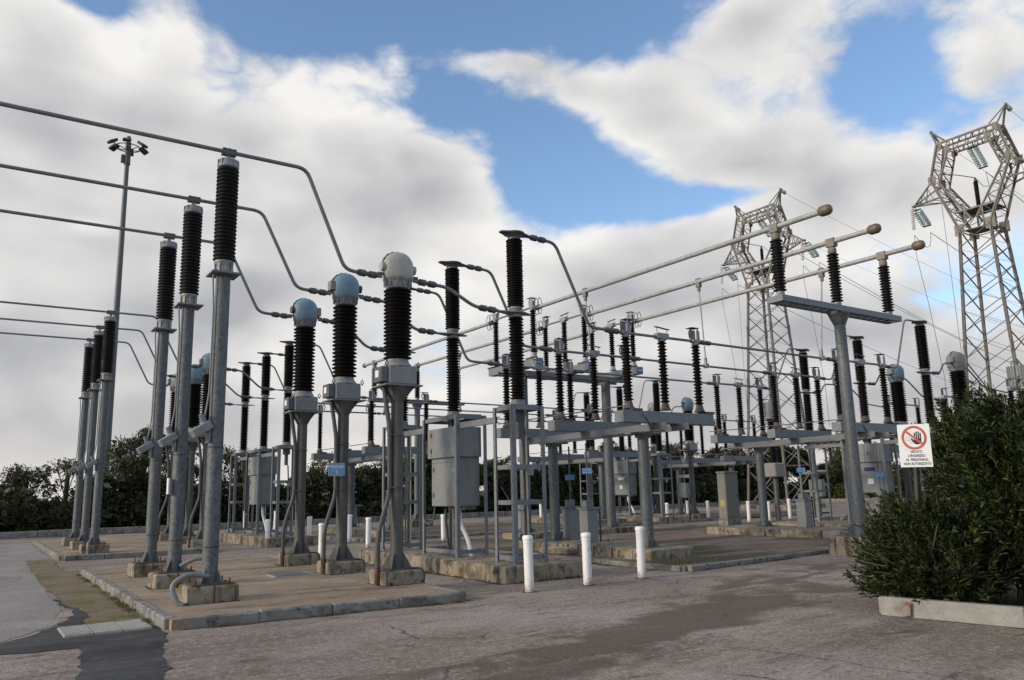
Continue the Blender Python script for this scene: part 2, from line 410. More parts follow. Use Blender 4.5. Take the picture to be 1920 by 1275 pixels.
ground_material('yard_gravel', (0.215, 0.165, 0.115), [((0.29, 0.23, 0.165), .7, .42, .64), ((0.085, 0.075, 0.030), .5, .46, .60, (.4, 1.2, 1)), ((0.06, 0.05, 0.038), .9, .53, .66, (.4, 1.4, 1), .8), ((0.10, 0.082, 0.062), 2.4, .54, .74), ((0.34, 0.29, 0.23), 5, .62, .76)], bump=(45, .8, .025), speck=(32, (0.46, 0.40, 0.32), .58, .68))
ground_material('far_ground', (0.16, 0.14, 0.10), [((0.20, 0.18, 0.13), .1, .42, .64), ((0.09, 0.10, 0.045), .06, .48, .62)], bump=(8, .5, .05))


# ------------------------------------------------------------------ mesh builder
class MB:
    def __init__(self):
        self.v, self.f, self.s = [], [], []

    def add(self, vs, fs, smooth=False):
        b = len(self.v)
        self.v.extend([tuple(p) for p in vs])
        self.f.extend([tuple(i + b for i in q) for q in fs])
        self.s.extend([smooth] * len(fs))
        return self

    def box(self, x0, x1, y0, y1, z0, z1, M=None):
        vs = [Vector(p) for p in ((x0, y0, z0), (x1, y0, z0), (x1, y1, z0), (x0, y1, z0), (x0, y0, z1), (x1, y0, z1), (x1, y1, z1), (x0, y1, z1))]
        if M is not None:
            vs = [M @ p for p in vs]
        return self.add(vs, [(0, 3, 2, 1), (4, 5, 6, 7), (0, 1, 5, 4), (1, 2, 6, 5), (2, 3, 7, 6), (3, 0, 4, 7)])

    def cbox(self, x0, x1, y0, y1, z0, z1, c=.02, M=None):
        bm = bmesh.new()
        bmesh.ops.create_cube(bm, size=1.0)
        for w in bm.verts:
            w.co = Vector(((x0 + x1) / 2 + w.co.x * (x1 - x0), (y0 + y1) / 2 + w.co.y * (y1 - y0), (z0 + z1) / 2 + w.co.z * (z1 - z0)))
        bmesh.ops.bevel(bm, geom=list(bm.edges), offset=c, segments=1, affect='EDGES')
        vs = [w.co.copy() for w in bm.verts]
        if M is not None:
            vs = [M @ p for p in vs]
        self.add(vs, [[w.index for w in f.verts] for f in (bm.verts.index_update(), bm.faces)[1]])
        bm.free()
        return self

    def bar(self, p0, p1, w, h=None, roll=0.0):
        p0, p1 = Vector(p0), Vector(p1)
        h = h or w
        d = (p1 - p0)
        L = d.length
        q = d.to_track_quat('X', 'Z')
        M = Matrix.Translation(p0) @ q.to_matrix().to_4x4() @ Matrix.Rotation(roll, 4, 'X')
        return self.box(0, L, -w / 2, w / 2, -h / 2, h / 2, M)

    def angle(self, p0, p1, w, t=.008, flip=1):
        """steel angle section"""
        p0, p1 = Vector(p0), Vector(p1)
        d = p1 - p0
        M = Matrix.Translation(p0) @ d.to_track_quat('X', 'Z').to_matrix().to_4x4()
        self.box(0, d.length, -w / 2, w / 2, 0, t, M)
        return self.box(0, d.length, flip * w / 2 - t / 2, flip * w / 2 + t / 2, -w, -.001, M)

    def ring(self, c, ax, r, n, ph=0.0):
        q = Vector(ax).normalized().to_track_quat('Z', 'X')
        return [Vector(c) + q @ Vector((r * math.cos(2 * math.pi * i / n + ph), r * math.sin(2 * math.pi * i / n + ph), 0)) for i in range(n)]

    def cyl(self, p0, p1, r0, r1=None, n=14, caps=True):
        r1 = r0 if r1 is None else r1
        p0, p1 = Vector(p0), Vector(p1)
        ax = p1 - p0
        a, b = self.ring(p0, ax, r0, n), self.ring(p1, ax, r1, n)
        self.add(a + b, [(i, (i + 1) % n, n + (i + 1) % n, n + i) for i in range(n)], True)
        if caps:
            self.add(a, [tuple(reversed(range(n)))])
            self.add(b, [tuple(range(n))])
        return self

    def lathe(self, prof, n=20, c=(0, 0, 0), M=None, smooth=True):
        vs = []
        for r, z in prof:
            for i in range(n):
                p = Vector((c[0] + r * math.cos(2 * math.pi * i / n), c[1] + r * math.sin(2 * math.pi * i / n), c[2] + z))
                vs.append(M @ p if M is not None else p)
        fs = []
        for k in range(len(prof) - 1):
            for i in range(n):
                j = (i + 1) % n
                fs.append((k * n + i, k * n + j, (k + 1) * n + j, (k + 1) * n + i))
        self.add(vs, fs, smooth)
        if prof[0][0] > 1e-4:
            self.add(vs[:n], [tuple(reversed(range(n)))])
        if prof[-1][0] > 1e-4:
            self.add(vs[-n:], [tuple(range(n))])
        return self

    def tube(self, pts, r, n=10, bend=0.0, caps=True):
        P = [Vector(p) for p in pts]
        if bend > 0 and len(P) > 2:
            Q = [P[0]]
            for i in range(1, len(P) - 1):
                a, b, c = P[i - 1], P[i], P[i + 1]
                k = min(bend, (a - b).length * .45, (c - b).length * .45)
                s, e = b + (a - b).normalized() * k, b + (c - b).normalized() * k
                for u in (0, .25, .5, .75, 1):
                    Q.append(s * (1 - u) ** 2 + b * 2 * u * (1 - u) + e * u * u)
            Q.append(P[-1])
            P = Q
        rings = []
        t0 = (P[1] - P[0]).normalized()
        q = t0.to_track_quat('Z', 'X')
        for i, p in enumerate(P):
            if i == 0:
                t = P[1] - P[0]
            elif i == len(P) - 1:
                t = P[-1] - P[-2]
            else:
                t = (P[i + 1] - P[i]).normalized() + (P[i] - P[i - 1]).normalized()
            t.normalize()
            q = t0.rotation_difference(t) @ q
            t0 = t
            rings.append([p + q @ Vector((r * math.cos(2 * math.pi * k / n), r * math.sin(2 * math.pi * k / n), 0)) for k in range(n)])
        vs = [x for rg in rings for x in rg]
        self.add(vs, [(k * n + i, k * n + (i + 1) % n, (k + 1) * n + (i + 1) % n, (k + 1) * n + i) for k in range(len(P) - 1) for i in range(n)], True)
        if caps:
            self.add(rings[0], [tuple(reversed(range(n)))])
            self.add(rings[-1], [tuple(range(n))])
        return self

    def prism(self, poly, z0, z1):
        n = len(poly)
        vs = [(x, y, z0) for x, y in poly] + [(x, y, z1) for x, y in poly]
        return self.add(vs, [tuple(reversed(range(n))), tuple(range(n, 2 * n))] + [(i, (i + 1) % n, n + (i + 1) % n, n + i) for i in range(n)])

    def sheet(self, poly, z):
        return self.add([(x, y, z) for x, y in poly], [tuple(range(len(poly)))])

    def gussets(self, z0, r, wide, high, n=4, t=.012, ph=math.pi / 4):
        """triangular stiffeners round a post"""
        for i in range(n):
            a = ph + 2 * math.pi * i / n
            M = Matrix.Translation((0, 0, z0)) @ Matrix.Rotation(a, 4, 'Z')
            vs = [M @ Vector(p) for p in ((r * .9, -t / 2, 0), (wide, -t / 2, 0), (wide, -t / 2, abs(high) * .08 * (1 if high > 0 else -1)), (r * .9, -t / 2, high), (r * .9, t / 2, 0), (wide, t / 2, 0), (wide, t / 2, abs(high) * .08 * (1 if high > 0 else -1)), (r * .9, t / 2, high))]
            self.add(vs, [(0, 1, 2, 3), (7, 6, 5, 4), (0, 4, 5, 1), (1, 5, 6, 2), (2, 6, 7, 3), (3, 7, 4, 0)])
        return self

    def mesh(self, name, mat):
        me = bpy.data.meshes.new(name)
        me.from_pydata(self.v, [], self.f)
        me.polygons.foreach_set('use_smooth', self.s)
        me.materials.append(MATS[mat])
        me.update()
        return me

    def build(self, name, mat, parent=None, loc=None, rotz=None):
        return link(name, self.mesh(name, mat), parent, loc, rotz)


def link(name, data, parent=None, loc=None, rotz=None):
    o = bpy.data.objects.new(name, data)
    COL.objects.link(o)
    if parent is not None:
        o.parent = parent
    if loc is not None:
        o.location = loc
    if rotz is not None:
        o.rotation_euler = (0, 0, rotz)
    return o


def tag(o, label=None, cat=None, group=None, kind=None):
    for k, v in (('label', label), ('category', cat), ('group', group), ('kind', kind)):
        if v:
            o[k] = v
    return o


def thing(name, loc, label, cat, group=None, rotz=0.0):
    o = link(name, None, None, loc, rotz)
    o.empty_display_size = .2
    return tag(o, label, cat, group)


def copy_tree(o, parent=None):
    c = o.copy()
    COL.objects.link(c)
    c.parent = parent
    for ch in list(o.children):
        copy_tree(ch, c)
    return c


def again(src, loc, label, scale_z=1.0, rotz=None):
    c = copy_tree(src)
    c.location = loc
    c['label'] = label
    c.scale = (1, 1, scale_z)
    if rotz is not None:
        c.rotation_euler = (0, 0, rotz)
    return c


def gusset_set(parent, mat, z0, r, wide, high, x=0.0, y=0.0):
    me = MB().gussets(0, r, wide, high, 1, ph=0.0).mesh('gusset', mat)
    for k in range(4):
        link('gusset', me, parent, (x, y, z0), math.pi / 4 + k * math.pi / 2)


def insulator_profile(z0, z1, core, shed, n, alt=1.0, thick=.3):
    """stack of sheds between z0 and z1"""
    p = [(core, z0)]
    pitch = (z1 - z0) / n
    for i in range(n):
        z = z0 + pitch * i
        r = shed if i % 2 == 0 else core + (shed - core) * alt
        p += [(core, z + pitch * .18), (r * .985, z + pitch * (.5 - thick / 2)), (r, z + pitch * .5), (r * .97, z + pitch * (.5 + thick / 3)), (core * 1.04, z + pitch * .92)]
    p.append((core, z1))
    return p


# ------------------------------------------------------------------ setting
def structure(name, mb, mat, label=None):
    return tag(mb.build(name, mat), label, None, None, 'structure')


structure('ground', MB().sheet([(-1500, -1500), (1500, -1500), (1500, 1500), (-1500, 1500)], -.03), 'far_ground')
structure('pavement', MB().sheet([(-40, -40), (62, -40), (62, 42.3), (-40, 42.3)], 0), 'pavement')


def wobble(poly, amp=.03, step=.06):
    """ragged edge for poured and worn patches"""
    out = []
    ph = [random.uniform(0, 6.28) for _ in range(6)]
    d = 0.0
    for i, (x, y) in enumerate(poly):
        x2, y2 = poly[(i + 1) % len(poly)]
        L = math.hypot(x2 - x, y2 - y)
        n = max(1, int(L / step))
        nx, ny = -(y2 - y) / L, (x2 - x) / L
        for k in range(n):
            u = k / n
            e = d + L * u
            w = amp * (.8 * math.sin(e * 2.3 + ph[0]) + .6 * math.sin(e * 5.1 + ph[1]) + .4 * math.sin(e * 11 + ph[2]) + .3 * math.sin(e * 23 + ph[3])) + random.uniform(-.25, .25) * amp
            w *= min(1.0, 4 * u, 4 * (1 - u) + .1)
            out.append((x + (x2 - x) * u + nx * w, y + (y2 - y) * u + ny * w))
        d += L
    return out


structure('concrete_lane', MB().sheet(wobble([(-6, 26.0), (1.62, 26.36), (1.45, 18.96), (1.42, 14.57), (1.22, 12.75), (.53, 11.61), (-6, 9.6)], .035), .004), 'concrete_lane')
structure('concrete_lane', MB().sheet(wobble([(-6, 26.5), (2.26, 26.6), (2.35, 36.5), (-6, 40)], .02), .004), 'concrete_lane')
structure('asphalt_strip', MB().sheet(wobble([(-6, 9.3), (.53, 11.50), (1.18, 12.45), (1.5, 13.5), (1.42, 15.8), (1.60, 15.4), (1.66, 13.2), (1.5, 12.42), (2.2, 12.25), (2.2, 11.05), (2.21, 10.8), (1.95, 9.6), (1.67, 8.21), (1.3, 6.0), (.6, 6.0), (1.02, 8.77), (1.25, 10.55), (.5, 10.7), (-6, 8.6)], .045), .008), 'asphalt_patch')
structure('trench_fill', MB().sheet(wobble([(1.62, 26.3), (2.23, 26.3), (2.10, 21.69), (2.45, 21.6), (2.30, 19.37), (2.17, 12.25), (1.52, 12.4), (1.66, 13.67), (1.50, 14.93), (1.47, 18.96)], .035), .012), 'trench_gravel')


def slab_run(n, x0, x1, y0, y1, parent):
    """grooved concrete channel covers"""
    w = (x1 - x0) / n
    for i in range(n):
        m = MB()
        a, b = x0 + i * w + .006, x0 + (i + 1) * w - .006
        m.box(a, b, y0, y1, .0, .022)
        g = 9
        for k in range(g):
            gx = a + (b - a) * (k + .15) / g
            m.box(gx, gx + (b - a) / g * .78, y0 + .02, y1 - .02, .022, .034)
        m.build('cover_slab', 'concrete_slab', parent)


channel = thing('channel_cover', (0, 0, 0), 'ribbed pale concrete channel cover lying at the corner of the front kerb', 'drain cover')
slab_run(3, 1.16, 2.16, 11.34, 12.2, channel)


def kerb_run(parent, pts, w, z0, z1, length, mat, chamfer=.02):
    for (xa, ya), (xb, yb) in zip(pts[:-1], pts[1:]):
        d = Vector((xb - xa, yb - ya, 0))
        n = max(1, round(d.length / length))
        L = d.length / n
        base = MB().cbox(.004, L - .004, -w / 2, w / 2, z0, z1, chamfer).mesh('kerb_stone', mat)
        ang = math.atan2(d.y, d.x)
        for i in range(n):
            p = Vector((xa, ya, 0)) + d * (i / n)
            o = link('kerb_stone', base, parent, (p.x + random.uniform(-.006, .006), p.y + random.uniform(-.006, .006), random.uniform(-.006, .006)), ang + random.uniform(-.004, .004))


def pad(name, poly, z, mat, kerbs, kmat='concrete_kerb', kw=.14, klen=1.05):
    o = structure(name, MB().prism(poly, -.02, z), mat)
    for k in kerbs:
        kerb_run(o, k, kw, -.02, z + .012, klen, kmat)
    return o


pad('concrete_pad', [(2.32, 11.05), (6.42, 10.78), (6.62, 20.5), (2.40, 20.6)], .13, 'pad_concrete',
    [[(2.42, 11.12), (6.35, 10.76)], [(2.32, 11.2), (2.38, 20.5)], [(6.42, 10.8), (6.56, 20.4)]])
pad('concrete_pad', [(2.42, 25.4), (6.4, 25.1), (6.6, 36.2), (2.52, 36.2)], .13, 'pad_concrete',
    [[(2.45, 25.36), (6.4, 25.07)], [(2.40, 25.5), (2.5, 36.1)]])
pad('gravel_yard', [(11.72, 11.28), (18.4, 11.95), (38, 14.0), (38, 21.6), (13.6, 22.9), (11.4, 22.6)], .09, 'yard_gravel',
    [[(11.80, 11.24), (18.40, 11.92), (26, 12.7)], [(11.70, 11.35), (11.42, 22.4)], [(13.8, 22.92), (26.0, 22.3)]], kw=.13)
pad('gravel_yard', [(11.4, 25.4), (38, 25.9), (38, 33.6), (11.4, 33.6)], .09, 'yard_gravel', [[(11.5, 25.42), (30, 25.8)], [(11.4, 25.6), (11.4, 33.5)]], kw=.13)


def foundation(x0, x1, y0, y1, z, label=None):
    return structure('concrete_foundation', MB().cbox(x0, x1, y0, y1, -.05, z, .025), 'concrete_plinth', label)


foundation(8.06, 9.98, 12.08, 18.45, .30)
foundation(8.06, 9.98, 25.6, 32.0, .30)
foundation(12.2, 13.55, 12.72, 17.7, .31)
foundation(12.2, 13.55, 26.2, 31.2, .31)
foundation(14.5, 19.6, 20.9, 21.95, .27)
foundation(20.0, 21.9, 13.0, 18.2, .30)
foundation(23.1, 25.6, 12.2, 18.6, .30)
foundation(22.1, 23.9, 26.2, 31.2, .30)
foundation(25.2, 27.0, 25.6, 32.0, .28)

back = structure('boundary_kerb', MB().box(-30, 62, 42.36, 42.40, -.02, .05), 'concrete_kerb')
kerb_run(back, [(-12, 42.2), (60, 42.2)], .22, -.02, .30, 3.0, 'concrete_kerb')
kerb_run(back, [(60.0, 42.0), (60.0, 5.0)], .22, -.02, .26, 3.0, 'concrete_kerb')

# dark strips along the kerbs and plinths: gathered dirt with contact shade painted in
def dirt_shade_line(parent, xa, ya, xb, yb, w, z, side):
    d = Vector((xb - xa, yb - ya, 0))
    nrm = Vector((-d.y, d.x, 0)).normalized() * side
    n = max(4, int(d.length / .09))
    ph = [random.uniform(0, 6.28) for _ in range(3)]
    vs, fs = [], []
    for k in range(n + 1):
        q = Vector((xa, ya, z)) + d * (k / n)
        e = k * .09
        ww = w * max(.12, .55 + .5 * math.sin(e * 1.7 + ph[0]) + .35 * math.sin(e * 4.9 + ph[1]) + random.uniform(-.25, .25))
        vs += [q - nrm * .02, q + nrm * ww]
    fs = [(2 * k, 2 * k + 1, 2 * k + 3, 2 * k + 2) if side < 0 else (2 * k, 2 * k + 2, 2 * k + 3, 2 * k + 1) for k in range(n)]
    MB().add(vs, fs).build('dirt_shade_line', 'dirt_shade', parent)


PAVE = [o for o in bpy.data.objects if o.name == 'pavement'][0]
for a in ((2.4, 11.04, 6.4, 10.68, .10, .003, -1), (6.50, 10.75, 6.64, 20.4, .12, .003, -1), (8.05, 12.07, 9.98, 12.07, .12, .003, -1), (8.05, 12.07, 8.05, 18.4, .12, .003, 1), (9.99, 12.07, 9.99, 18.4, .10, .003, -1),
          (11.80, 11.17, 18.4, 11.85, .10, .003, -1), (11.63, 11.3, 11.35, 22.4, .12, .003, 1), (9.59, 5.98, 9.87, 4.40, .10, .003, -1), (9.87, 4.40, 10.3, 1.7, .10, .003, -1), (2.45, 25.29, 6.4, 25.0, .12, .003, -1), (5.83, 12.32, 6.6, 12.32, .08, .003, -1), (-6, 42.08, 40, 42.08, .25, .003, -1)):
    dirt_shade_line(PAVE, *a)
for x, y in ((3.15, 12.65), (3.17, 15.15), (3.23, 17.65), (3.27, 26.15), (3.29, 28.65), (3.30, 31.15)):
    dirt_shade_line(PAVE, x - .37, y - .32, x + .37, y - .32, .07, .134, -1)
    dirt_shade_line(PAVE, x - .37, y - .32, x - .37, y + .32, .07, .135, 1)
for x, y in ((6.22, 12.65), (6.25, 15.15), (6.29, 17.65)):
    dirt_shade_line(PAVE, x - .39, y - .33, x + .15, y - .33, .07, .134, -1)
    dirt_shade_line(PAVE, x - .39, y - .33, x - .39, y + .32, .07, .135, 1)

# loose covers on the pads
mc = thing('manhole_cover', (5.32, 15.42, .13), 'flat square grey inspection cover set in the front concrete pad', 'manhole cover', rotz=R(-4))
MB().box(-.36, .36, -.33, .33, .0, .012).build('frame', 'concrete_slab', mc)
MB().box(-.31, .31, -.28, .28, .0125, .022).build('lid', 'galvanised', mc)
cs = thing('cover_block', (12.45, 15.75, .09), 'thick weathered concrete lid lying in the gravel beside the drive pedestal', 'concrete lid', rotz=R(8))
MB().cbox(-.62, .62, -.5, .5, 0, .14, .03).build('block', 'concrete_plinth', cs)
MB().box(-.5, .5, -.38, .38, .141, .155).build('lid', 'concrete_slab', cs)

# ------------------------------------------------------------------ surge arresters on tall posts
def make_arrester(loc, label, conduit=0, plate=False):
    t = thing('surge_arrester', loc, label, 'surge arrester', 'surge arresters on tall posts')
    MB().cbox(-.36, .36, -.31, .31, -.02, .37, .025).build('plinth', 'concrete_plinth', t)
    m = MB().box(-.30, .30, -.26, .26, .371, .389)
    m.build('base_plate', 'rust', t)
    m = MB().cyl((0, 0, .389), (0, 0, 5.10), .115, .112, 20)
    p = m.build('post', 'galvanised', t)
    gusset_set(p, 'galvanised', .389, .115, .23, .22)
    for sx in (-1, 1):
        for sy in (-1, 1):
            MB().cyl((sx * .24, sy * .21, .37), (sx * .24, sy * .21, .46), .012, n=6).build('bolt', 'rust', t)
    for z in (.90, 2.38):
        MB().lathe([(.1165, z), (.121, z), (.121, z + .02), (.1165, z + .02)], 18).build('strap', 'cable_dark', p)
    MB().box(-.22, .22, -.22, .22, 5.10, 5.125).build('head_plate', 'galvanised_beam', t)
    f = MB().lathe([(.13, 5.125), (.15, 5.13), (.15, 5.15), (.12, 5.16), (.12, 5.26), (.15, 5.29), (.15, 5.33)], 20)
    for i in range(8):
        a = i * math.pi / 4
        f.box(.125, .145, -.015, .015, 5.15, 5.29, Matrix.Rotation(a, 4, 'Z'))
    f.build('lower_flange', 'cast_metal', t)
    MB().lathe(insulator_profile(5.33, 6.90, .125, .175, 25), 20).build('insulator', 'polymer_black', t)
    f = MB().lathe([(.14, 6.90), (.165, 6.91), (.17, 6.93), (.145, 7.05), (.05, 7.07), (.035, 7.08), (.035, 7.14)], 18)
    for i in range(10):
        f.box(.14, .172, -.012, .012, 6.93, 7.04, Matrix.Rotation(i * math.pi / 5, 4, 'Z'))
    f.build('cap', 'cast_metal', t)
    c = MB().box(-.11, .11, -.055, .055, 7.14, 7.245)
    for x in (-.08, 0, .08):
        c.cyl((x, -.075, 7.16), (x, .075, 7.16), .014, n=6).cyl((x, -.075, 7.23), (x, .075, 7.23), .014, n=6)
    c.build('clamp', 'aluminium_dark', t)
    # counter box on the left face, with its earth lead
    M = Matrix.Translation((-.20, .0, 2.66)) @ Matrix.Rotation(R(-32), 4, 'Y')
    cb = MB().cbox(-.17, .13, -.12, .12, -.06, .07, .01, M).build('counter_box', 'cabinet_steel', t)
    MB().cyl((-.19, -.03, 2.76), (-.24, -.03, 2.88), .05, .045, 12).build('gauge', 'galvanised_beam', cb)
    MB().box(-.13, -.10, -.09, .09, 2.45, 2.75).build('bracket', 'galvanised_beam', cb)
    MB().tube([(-.14, -.05, 5.2), (-.17, -.05, 5.05), (-.14, -.05, 4.6), (-.14, -.05, 3.2), (-.19, -.05, 2.85)], .014, 8, .15).build('earth_lead', 'plastic_grey', t)
    if conduit == 1:
        MB().tube([(-.06, -.20, .50), (-.36, -.22, .56), (-.60, -.25, .42), (-.50, -.30, .17), (-.40, -.34, .13)], .037, 12, .16).build('flexible_conduit', 'plastic_grey', t)
        MB().cyl((-.41, -.335, .155), (-.395, -.345, .12), .052, n=12).build('conduit_end', 'cable_dark', t)
    elif conduit == 2:
        MB().tube([(.05, -.20, .47), (.30, -.25, .60), (.56, -.28, .55), (.62, -.30, .30), (.62, -.30, .12)], .037, 12, .16).build('flexible_conduit', 'plastic_grey', t)
    elif conduit == 3:
        MB().tube([(-.16, -.22, .42), (-.20, -.36, .43), (-.20, -.40, .3), (-.20, -.40, .12)], .04, 10, .1).build('flexible_conduit', 'plastic_grey', t)
    if plate:
        MB().box(-.19, -.165, -.09, .04, 1.70, 1.98).build('label_plate', 'sign_white', t)
    MB().tube([(.0, -.318, .38), (.0, -.325, .2), (.0, -.32, .13)], .012, 6).build('earth_strap', 'rust', t)
    return t


make_arrester((3.15, 12.65, 0), 'tallest grey arrester post, nearest of the front three, with a looped conduit at its foot', 1)
make_arrester((3.17, 15.15, 0), 'middle grey arrester post of the front three, with a small white plate', 2, True)
make_arrester((3.23, 17.65, 0), 'rearmost grey arrester post of the front three on the near pad', 0)
make_arrester((3.27, 26.15, 0), 'nearest arrester post of the distant left three, in front of the floodlight mast', 3)
make_arrester((3.29, 28.65, 0), 'middle arrester post of the distant left three', 0)
make_arrester((3.30, 31.15, 0), 'leftmost arrester post of the distant left three', 0)


# ------------------------------------------------------------------ current transformers
def make_transformer(loc, label, dome, tall=True, box_side=-1, plate=None, scale_z=1.0, simple=False):
    t = thing('current_transformer', loc, label, 'transformer', 'current transformers on posts')
    t.scale = (1, 1, scale_z)
    hz = 6.16 if tall else 5.95
    MB().cbox(-.38, .38, -.32, .32, -.02, .36, .03).build('plinth', 'concrete_plinth', t)
    MB().box(-.29, .29, -.26, .26, .361, .38).build('base_plate', 'galvanised_old', t)
    p = MB().cyl((0, 0, .38), (0, 0, 3.47), .112, n=20).build('post', 'galvanised_old', t)
    gusset_set(p, 'galvanised_old', .38, .112, .26, .28)
    MB().lathe([(.112, 3.18), (.118, 3.20), (.27, 3.46), (.27, 3.47)], 8).gussets(3.47, .112, .31, -.26).build('bracket', 'galvanised_old', p)
    MB().box(-.36, .36, -.29, .29, 3.47, 3.495).build('head_plate', 'galvanised_beam', t)
    # cable conduit down the left face
    MB().tube([(-.27, -.02, 3.46), (-.16, -.03, 2.75), (-.155, -.03, 1.62), (-.36, -.08, 1.05), (-.40, -.10, .85), (-.40, -.10, .14)], .042, 10, .15).build('conduit', 'cable_green_grey', t)
    MB().cyl((-.40, -.10, .10), (-.40, -.10, .42), .052, n=12).build('conduit_sleeve', 'rust', t)
    for z in (1.72, 2.62):
        MB().tube([(-.22, -.08, z), (-.05, -.125, z + .005), (.06, -.125, z), (.122, -.03, z)], .010, 6).build('strap', 'galvanised', p)
    b = MB().cbox(-.27, .27, -.24, .24, 3.495, 3.83, .02).build('base_box', 'cabinet_steel', t)
    MB().cbox(-.41, -.272, -.20, .12, 3.53, 3.80, .012).build('terminal_box', 'aluminium_dark', b)
    MB().box(-.4135, -.4105, -.10, .03, 3.62, 3.74).build('rating_plate', 'sign_white', b)
    for sx in (-.30, .31):
        MB().tube([(sx, -.2, 3.80), (sx - .03, -.2, 3.86), (sx, -.2, 3.91), (sx + .03, -.2, 3.86), (sx, -.2, 3.80)], .011, 6).build('lifting_eye', 'galvanised_old', b)
    MB().lathe([(.25, 3.83), (.25, 3.86), (.21, 3.90), (.195, 3.96)], 20).build('lower_flange', 'cast_metal', t)
    zt = hz - .70
    MB().lathe(insulator_profile(3.96, zt, .185, .255, 19, .93, .2), 22).build('insulator', 'porcelain_brown', t)
    f = MB().lathe([(.19, zt), (.215, zt + .02), (.215, zt + .05), (.205, zt + .06), (.255, zt + .14), (.272, zt + .17), (.272, zt + .20)], 22)
    for i in range(12):
        f.box(.20, .255, -.012, .012, zt + .05, zt + .16, Matrix.Rotation(i * math.pi / 6, 4, 'Z'))
    f.build('neck_flange', 'cast_metal' if dome != 'dome_blue' else 'galvanised_beam', t)
    prof = [(.268, zt + .20), (.278, zt + .23), (.280, zt + .43)]
    for i in range(1, 8):
        a = i / 7 * math.pi / 2
        prof.append((.282 * math.cos(a) if i < 7 else 0.0005, zt + .43 + (hz - zt - .43) * math.sin(a)))
    h = MB().lathe(prof, 24).build('head', dome, t)
    rim = MB()
    for a0, a1 in [(math.pi * k / 24, math.pi * (k + 1) / 24) for k in range(-3, 27)]:
        pp = []
        for a in (a0, a1):
            ex, ez = math.cos(a), math.sin(a) if math.sin(a) > 0 else math.sin(a) * .5
            for rr in (.262, .302):
                pp.append((ex * rr, zt + .43 + ez * (rr + (hz - zt - .43) - .282)))
        (xa, za), (xb, zb_), (xc, zc), (xd, zd) = pp
        rim.add([(xa, .03, za), (xb, .03, zb_), (xd, .03, zd), (xc, .03, zc), (xa, .06, za), (xb, .06, zb_), (xd, .06, zd), (xc, .06, zc)],
                [(0, 1, 2, 3), (7, 6, 5, 4), (1, 5, 6, 2), (0, 3, 7, 4)])
    rim.build('head_rim', 'cable_green_grey' if dome == 'dome_blue' else 'cast_metal', h)
    for k in range(9):
        a = math.pi * (k + .5) / 9
        MB().cyl((math.cos(a) * .295, .0, zt + .43 + math.sin(a) * (hz - zt - .417)), (math.cos(a) * .295, .075, zt + .43 + math.sin(a) * (hz - zt - .417)), .014, n=6).build('bolt', 'galvanised_old', h)
    for sx in (-1, 1):       # primary terminals
        if sx == box_side:
            MB().cbox(sx * .36 if sx < 0 else .24, -.24 if sx < 0 else .36, -.09, .09, zt + .30, zt + .50, .012).build('terminal_cover', 'cabinet_steel', h)
        else:
            MB().cyl((sx * .24, 0, zt + .40), (sx * .34, 0, zt + .40), .085, n=14).build('terminal_cover', dome if dome != 'dome_blue' else 'cable_green_grey', h)
        MB().box(-.40 if sx < 0 else .25, -.25 if sx < 0 else .40, -.03, .03, zt + .245, zt + .285).build('terminal_pad', 'aluminium_dark', h)
    if plate:
        s = MB().box(-.36, -.02, -.17, -.16, 1.98, 2.24).build('blue_plate', 'sign_blue_pale', t)
        r = MB()
        for k in range(9):
            r.box(-.33 + k * .032, -.31 + k * .032, -.1725, -.171, 2.14, 2.19)
        r.box(-.20, -.18, -.1725, -.171, 2.03, 2.09).build('lettering', 'sign_white', s)
    MB().tube([(.15, -.25, .39), (.3, -.33, .38), (.36, -.335, .3), (.34, -.335, .02)], .012, 6, .08).build('earth_strap', 'cable_dark', t)
    return t


make_transformer((6.22, 12.65, 0), 'cream-headed current transformer, nearest of the front three', 'dome_cream', False, 2)
make_transformer((6.25, 15.15, 0), 'middle blue-headed current transformer with a pale blue plate on its post', 'dome_blue', True, -1, True)
make_transformer((6.29, 17.65, 0), 'rear blue-headed current transformer of the front three', 'dome_blue', True, 1)
make_transformer((6.25, 26.15, 0), 'distant blue-headed transformer partly hidden by the tallest arrester post', 'dome_blue', True, -1)
make_transformer((6.36, 28.65, 0), 'distant round blue-headed transformer seen between the front arrester posts', 'dome_blue', True, 1)
make_transformer((6.30, 31.15, 0), 'distant transformer farthest left behind the front arrester posts', 'dome_cream', True, -1)
make_transformer((26.0, 12.65, 0), 'grey-headed transformer with a red-marked top above the oleander', 'dome_grey', True, -1, None, .92)
make_transformer((26.8, 15.15, 0), 'blue-headed transformer just above the warning sign', 'dome_blue', True, -1, None, .92)
make_transformer((27.3, 17.65, 0), 'pinkish grey-headed transformer behind the busbar support column', 'dome_grey', True, -1, None, .95)
make_transformer((28.0, 26.15, 0), 'distant blue-headed transformer right of the centre bay, above the kiosk', 'dome_blue', True, 1, None, .93)
make_transformer((28.2, 28.65, 0), 'distant cream-headed transformer left of the kiosk', 'dome_cream', True, 1, None, .93)


